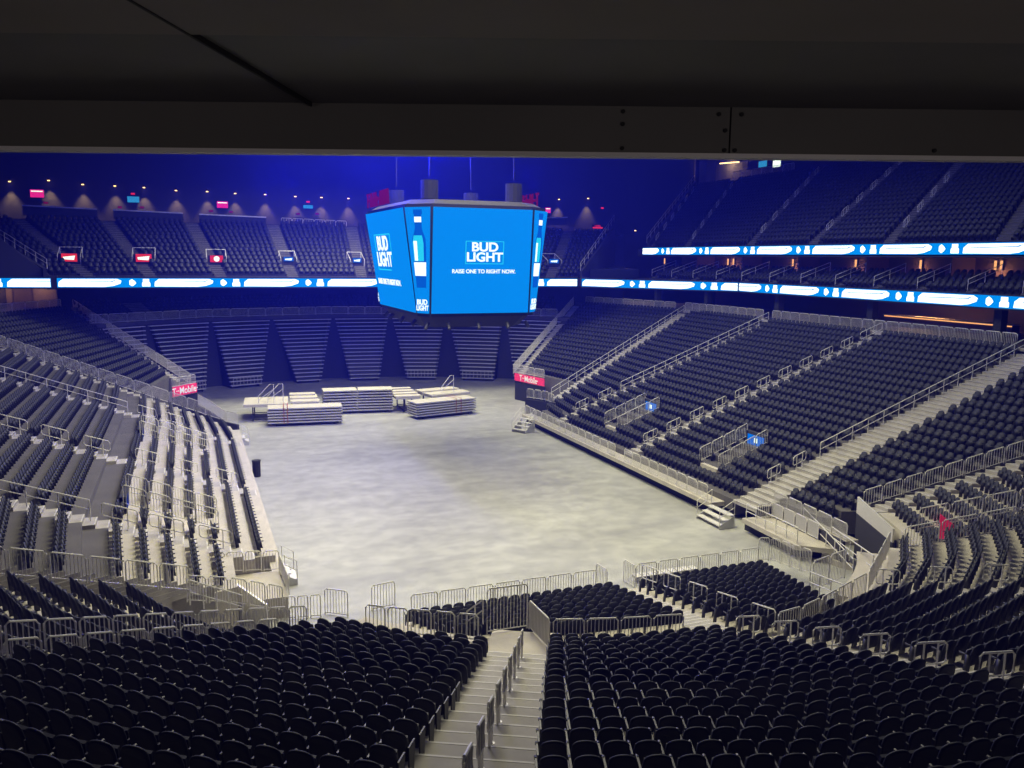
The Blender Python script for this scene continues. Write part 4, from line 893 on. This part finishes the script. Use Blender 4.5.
sbox((-11.50, 102.20, 16.53),1.5,.85,M['redscr'],'red lit sign over the upper tunnel nearest the edge of the view','script')
sbox((-4.17, 102.20, 16.56),1.6,.85,M['redscr'],'red lit sign over the second upper tunnel of the far deck','script')
sbox((3.44, 102.20, 16.48),1.4,.75,M['redscr'],'red lit sign with a white disc over the third upper tunnel','disc')
sbox((11.40, 102.20, 16.40),1.1,.5,M['scrdeep'],'small dark blue sign with white script over the fourth upper tunnel','script')
sbox((19.43, 102.20, 16.36),1.0,.55,M['scrdeep'],'small blue sign with white script just beside the scoreboard','script')
sbox((45.37, 102.20, 16.48),1.3,.55,M['scrdeep'],'white lit sign over the upper tunnel past the scoreboard','script')
r = empty('corner_sign_light', (58.85, 116.50, 21.36), 'small red lettered sign on the wall in the far right upper corner', 'sign'); b = MB(); b.box(-.95,.95,-.08,0,-.3,.35); b.build('board', M['black'], r)
b = MB(); b.box(-.85,.85,-.1,-.08,-.22,-.02); b.build('lit_bar', M['redscr'], r); text('LEVEL','lettering',.4,M['exitred'],r,(0,-.12,.13),(PI/2,0,0),.01)
longrail((-13.1,97.9,15.0),(-25.3,116.8,21.9),10,'long sloping rail down the open end of the far upper deck')
longrail((47.2,97.9,15.1),(61.8,116.8,22.3),10,'long sloping rail on the far upper deck past the scoreboard')
# handrail loops on the upper right deck
def uz(x): return 18.3+.51*(x-60.4)/.88
for a,(i0,ks) in enumerate(((1,(1,4,7,10,13,16)),(3,(1,4,7,10,13,16)),(5,(2,5,8,11,14,17)),(7,(2,5,8,11,14,17)),(9,(2,5,8,11)),)):
    A = UR[i0-1 if i0==1 else i0-0]; A0, A1 = UR[i0-1+ (0 if i0==1 else 0)], UR[i0 if i0==1 else i0]
    ln = UR[2*a+1] if a else UR[1]
    for j,k in enumerate(ks):
        p = lerp(ln[0],ln[1],k/20); q = lerp(ln[0],ln[1],(k+1.3)/20)
        loop((p[0],p[1],18.3+.51*k),(q[0],q[1],18.3+.51*(k+1.3)),'white handrail loop on the upper deck, %s aisle from the corner, %s above ribbon'%(od(a+1),od(j+1)),'handrail loops on the upper deck')
# suites and concourse lights of the facing side
SC = [(65.90, 108.14, 16.22),(65.90, 92.57, 16.33),(65.90, 91.39, 16.34),(65.90, 79.98, 16.32),(65.90, 78.78, 16.33),(65.90, 70.10, 16.40),(65.90, 61.69, 16.57),(65.90, 53.65, 16.63),(65.90, 53.07, 16.63)]
for i,p in enumerate(SC):
    r = empty('suite_sconce', (p[0],p[1],16.35), 'warm glowing sconce in the suites between the two ribbons, %s from the far corner'%od(i+1), 'lamp', 'suite sconces')
    b = MB(); b.box(-.12,0,-.12,.12,-.45,.45); b.build('back_plate', M['darkmetal'], r); b = MB(); b.box(-.2,-.12,-.10,.10,-.40,.40); b.build('glow_shade', M['warmdim'], r)
    l = bpy.data.lights.new('sconce_light','POINT'); l.energy = 26; l.color = (1,.45,.2); l.shadow_soft_size = .15; o = bpy.data.objects.new('sconce_light',l); C.objects.link(o); o.location = (-.5,0,-.5); o.parent = r
p, q = (66.50, 66.44, 10.57), (66.50, 52.10, 11.17)
r = empty('bar_counter', (66.5,p[1],Zc), 'wooden bar counter glowing orange in the concourse under the lower ribbon', 'counter'); LB = q[1]-p[1]
b = MB(); b.box(0,.9,min(0,LB),max(0,LB),0,1.05); b.build('front', M['wood'], r); b = MB(); b.box(-.12,1.0,min(0,LB)-.1,max(0,LB)+.1,1.05,1.13); b.build('worktop', M['timber'], r)
b = MB(); b.box(-.03,0,min(0,LB),max(0,LB),.92,1.02); b.build('light_strip', M['warmdim'], r)
for i,t in enumerate((.28,.40)):
    r = empty('bar_lamp', (67.0,p[1]+LB*t,12.75), 'warm pendant lamp over the orange bar counter, %s from the far corner'%od(i+1), 'lamp', 'pendants over the bar')
    b = MB(); b.tube([(0,0,0),(0,0,.3)],.02,5); b.build('stem', M['darkmetal'], r); b = MB(); b.tube([(0,0,-.25),(0,0,0)],.28,10); b.build('shade', M['warm'], r)
    l = bpy.data.lights.new('bar_light','POINT'); l.energy = 120; l.color = (1,.5,.25); l.shadow_soft_size = .2; o = bpy.data.objects.new('bar_light',l); C.objects.link(o); o.location = (-.3,0,-.45); o.parent = r
# bar and screens behind the top of the upper right deck
for i,(p,w,h,m) in enumerate((((83.70, 114.53, 31.16),1.6,.8,M['black']),((83.70, 110.00, 30.81),2.0,.9,M['tvblue']),((83.70, 106.67, 30.50),1.8,1.0,M['scrwhite']))):
    r = empty('wall_screen', p, 'small screen topping the upper deck under the ceiling edge, %s from the corner'%od(i+1), 'screen', 'screens behind the upper deck')
    b = MB(); b.box(-.08,0,-w/2-.06,w/2+.06,-.06,h+.06); b.build('housing', M['darkmetal'], r); b = MB(); b.box(-.1,-.08,-w/2,w/2,0,h); b.build('display', m, r)
p, q = (83.50, 121.09, 32.41), (83.50, 115.90, 32.14)
r = empty('tube_lamp', p, 'warm strip lamp at the top far corner of the upper deck', 'lamp'); b = MB(); b.tube([(0,0,0),(0,q[1]-p[1],q[2]-p[2])],.10,6); b.build('tube', M['warm'], r); b = MB(); b.hexa([(0,0,.1),(.5,0,.1),(.5,q[1]-p[1],q[2]-p[2]+.1),(0,q[1]-p[1],q[2]-p[2]+.1),(0,0,.2),(.5,0,.2),(.5,q[1]-p[1],q[2]-p[2]+.2),(0,q[1]-p[1],q[2]-p[2]+.2)]); b.build('tray', M['darkmetal'], r)
l = bpy.data.lights.new('strip_light','POINT'); l.energy = 500; l.color = (1,.62,.38); l.shadow_soft_size = .3; o = bpy.data.objects.new('strip_light',l); C.objects.link(o); o.location = (-.8,(q[1]-p[1])/2,-.4); o.parent = r
run([(78.2,110.0,28.6),(78.2,96.0,28.6)], 6, 'pale railing panel topping the upper deck under the ceiling edge, {0} from the corner', 'railing at the top of the upper deck', h=1.2, bars=.25)
# warm windows of the concourse at the open side of the far end
for i,(a,c) in enumerate((((-19.77, 112.80, 11.10)[0],(-18.96, 112.80, 11.10)[0]),((-16.70, 112.80, 11.08)[0],(-14.82, 112.80, 11.07)[0]))):
    p = ((a+c)/2, 112.8); r = empty('door_glow', (p[0],p[1],Zc), 'warm lit doorway in the concourse under the far ribbon, %s from the view edge'%od(i+1), 'doorway', 'lit concourse doorways')
    b = MB(); w = (c-a)/2; b.box(-w-.1,w+.1,0,.15,0,2.6); b.build('frame', M['suite'], r); b = MB(); b.box(-w,w,-.03,0,0,2.4); b.build('lit_panel', M['column'], r)
    l = bpy.data.lights.new('door_light','POINT'); l.energy = 60; l.color = (1,.55,.3); l.shadow_soft_size = .2; o = bpy.data.objects.new('door_light',l); C.objects.link(o); o.location = (0,-1.5,2.3); o.parent = r
b = MB(); b.box(-36,-14.5,113.0,113.3,8.7,13.1); struct(b,'wall_concourse_end',M['suite'])
# ------------------------------------------------------------------ camera
CAM = Matrix([[0.93287, 0.043679, -0.357556], [-0.360065, 0.141611, -0.922117], [0.010357, 0.988958, 0.147832]])
cd = bpy.data.cameras.new('camera'); cam = bpy.data.objects.new('camera', cd); C.objects.link(cam)
cd.sensor_width = 36; cd.lens = 840/1024*36; cd.clip_end = 400; cd.clip_start = .05
mw = CAM.to_4x4(); mw.translation = (0,0,16.5); cam.matrix_world = mw
bpy.context.scene.camera = cam
inv = mw.inverted()
def project(p):
    v = inv @ Vector(p); return (512+840*v.x/-v.z, 384-840*v.y/-v.z, -v.z)

# ------------------------------------------------------------------ seats: the 300 nearest in view one by one, the rest as one mass
rows = {}
for i,s in enumerate(SEATS):
    if s[4][0]: rows.setdefault((s[4][0], s[4][1]), []).append(i)
rank = {}
for (blk,k),L in rows.items():
    ax = axis(k+.7)
    for j,i in enumerate(sorted(L, key=lambda i: (SEATS[i][0]-ax[0])**2+(SEATS[i][1]-ax[1])**2)): rank[i] = j+1
cand = []
for i in rank:
    x,y,z = SEATS[i][:3]; u,v,d = project((x,y,z+.8))
    if d > 0 and -6 < u < 1030 and v < 772: cand.append((d,i))
cand.sort(); chosen = [i for d,i in cand[:300]]; cs = set(chosen)
hp = seat_parts(True); meshes = {}
hp['end_panel'] = MB(); hp['end_panel'].hexa([(.255,-.08,0),(.285,-.08,0),(.285,.16,0),(.255,.16,0),(.255,-.10,.60),(.285,-.10,.60),(.285,.22,.60),(.255,.22,.60)]); SEATM['end_panel'] = M['seat_leg']
for nm,b in hp.items():
    me = bpy.data.meshes.new(nm); me.from_pydata(b.v,[],b.f); me.materials.append(SEATM[nm]); me.update()
    if nm == 'backrest': me.polygons.foreach_set('use_smooth',[len(f)==4 for f in b.f])
    meshes[nm] = me
protoroot = None
for i in chosen:
    x,y,z,hd,(blk,k,j,cnt,k0) = SEATS[i]
    row = k if blk == 'A' else k+2
    lab = 'black folding seat, %s side of the stair, %s from it, %s row up'%('tall gate' if blk=='A' else 'slanting panel', od(rank[i]), od(row))
    r = bpy.data.objects.new('folding_seat', None); C.objects.link(r); r.location = (x,y,z); r.rotation_euler = (0,0,hd); r.empty_display_size = .2
    tag(r, lab, 'seat', 'folding seats of the near blocks')
    for nm in ('backrest','seat_pan','armrest','leg'):
        o = bpy.data.objects.new(nm, meshes[nm]); C.objects.link(o); o.parent = r
    if rank[i] == 1:
        o = bpy.data.objects.new('end_panel', meshes['end_panel']); C.objects.link(o); o.parent = r
# the mass
def massmesh(name, idx, parts):
    vs, fs, ms = [], [], []; off = 0; mats = []
    for m,nm in enumerate(parts):
        b = parts[nm]; vs += b.v; fs += [tuple(off+q for q in f) for f in b.f]; ms += [m]*len(b.f); off += len(b.v); mats.append(SEATM[nm])
    base = np.array(vs, dtype=np.float32); nv = len(base)
    S = np.array([SEATS[i][:4] for i in idx], dtype=np.float64); N = len(S)
    c, s = np.cos(S[:,3])[:,None], np.sin(S[:,3])[:,None]
    X = S[:,0:1]+c*base[None,:,0]-s*base[None,:,1]; Y = S[:,1:2]+s*base[None,:,0]+c*base[None,:,1]; Z = S[:,2:3]+base[None,:,2]
    co = np.stack([X,Y,Z],-1).reshape(-1).astype(np.float32)
    ln = np.array([len(f) for f in fs]); li = np.array([q for f in fs for q in f])
    loops = (li[None,:]+(np.arange(N)*nv)[:,None]).reshape(-1).astype(np.int32)
    tot = np.tile(ln,N).astype(np.int32); start = np.concatenate([[0],np.cumsum(tot)[:-1]]).astype(np.int32)
    me = bpy.data.meshes.new(name); me.vertices.add(N*nv); me.vertices.foreach_set('co',co)
    me.loops.add(len(loops)); me.loops.foreach_set('vertex_index',loops)
    me.polygons.add(len(tot)); me.polygons.foreach_set('loop_start',start); me.polygons.foreach_set('loop_total',tot)
    me.polygons.foreach_set('material_index',np.tile(np.array(ms,dtype=np.int32),N))
    for m in mats: me.materials.append(m)
    me.update(calc_edges=True); me.validate()
    o = bpy.data.objects.new(name,me); C.objects.link(o); return o
rest = [i for i in range(len(SEATS)) if i not in cs]
rest = [i for i in rest if i >= SN or project((*SEATS[i][:2],SEATS[i][2]+.5))[2] > 3]
o = massmesh('folding_seats', rest, seat_parts(False))
tag(o, 'all the other black folding seats filling the stands and upper decks', 'seats', None, 'stuff')
print('SEATS', len(SEATS), 'cand', len(cand), 'rest', len(rest))

# ------------------------------------------------------------------ light
def area(name, loc, rot, sx, sy, power, col, spread=180):
    l = bpy.data.lights.new(name,'AREA'); l.shape = 'RECTANGLE'; l.size = sx; l.size_y = sy; l.energy = power; l.color = col; l.spread = R_(spread)
    o = bpy.data.objects.new(name,l); C.objects.link(o); o.location = loc; o.rotation_euler = rot; return o
def point(name, loc, power, col, r):
    l = bpy.data.lights.new(name,'POINT'); l.energy = power; l.color = col; l.shadow_soft_size = r
    o = bpy.data.objects.new(name,l); C.objects.link(o); o.location = loc; return o
area('roof_flood_near', (15,44,34), (0,0,0), 20, 16, 11500, (1,.94,.73), 150)
area('roof_flood_mid', (18,64,34), (0,0,0), 20, 16, 7500, (1,.95,.75), 150)
area('roof_flood_far', (18,92,34), (0,0,0), 22, 12, 12000, (1,.96,.82), 150)
for x,y,z,p in ((13,62,24,11000),(19.6,70,25,7000),(7,64,22,5200),(27,66,23,2600)):
    point('blue_veil_fill', (x,y,z), p, (.0,.008,1), .8)  # added in mid-air without fixtures, to make the blue veil round the scoreboard
area('upper_deck_fill', (50,62,36), (0,0,0), 10, 40, 3600, (.72,.74,1), 160)  # added fill without a fixture, lifts the dark upper deck
p = gv(3.0,-2.5); point('gallery_lamp', (p[0],p[1],16.0), 125, (1,.88,.80), .3)
p = gv(-5.0,-3.0); point('gallery_lamp', (p[0],p[1],16.0), 85, (1,.88,.82), .3)
w = bpy.data.worlds.new('world'); sc_ = bpy.context.scene; sc_.world = w; w.use_nodes = True
bg = w.node_tree.nodes['Background']; bg.inputs[0].default_value = (.2,.25,.6,1); bg.inputs[1].default_value = .02
vs = w.node_tree.nodes.new('ShaderNodeVolumeScatter'); vs.inputs['Density'].default_value = .0022; vs.inputs['Color'].default_value = (.035,.05,1,1); vs.inputs['Anisotropy'].default_value = .1  # blue put into the haze colour, so white light scatters blue too
w.node_tree.links.new(vs.outputs[0], w.node_tree.nodes['World Output'].inputs['Volume'])

sc = bpy.context.scene
sc.view_settings.view_transform = 'Standard'; sc.view_settings.look = 'None'; sc.view_settings.exposure = 0; sc.view_settings.gamma = 1
try: sc.view_settings.use_curve_mapping = False
except Exception: pass
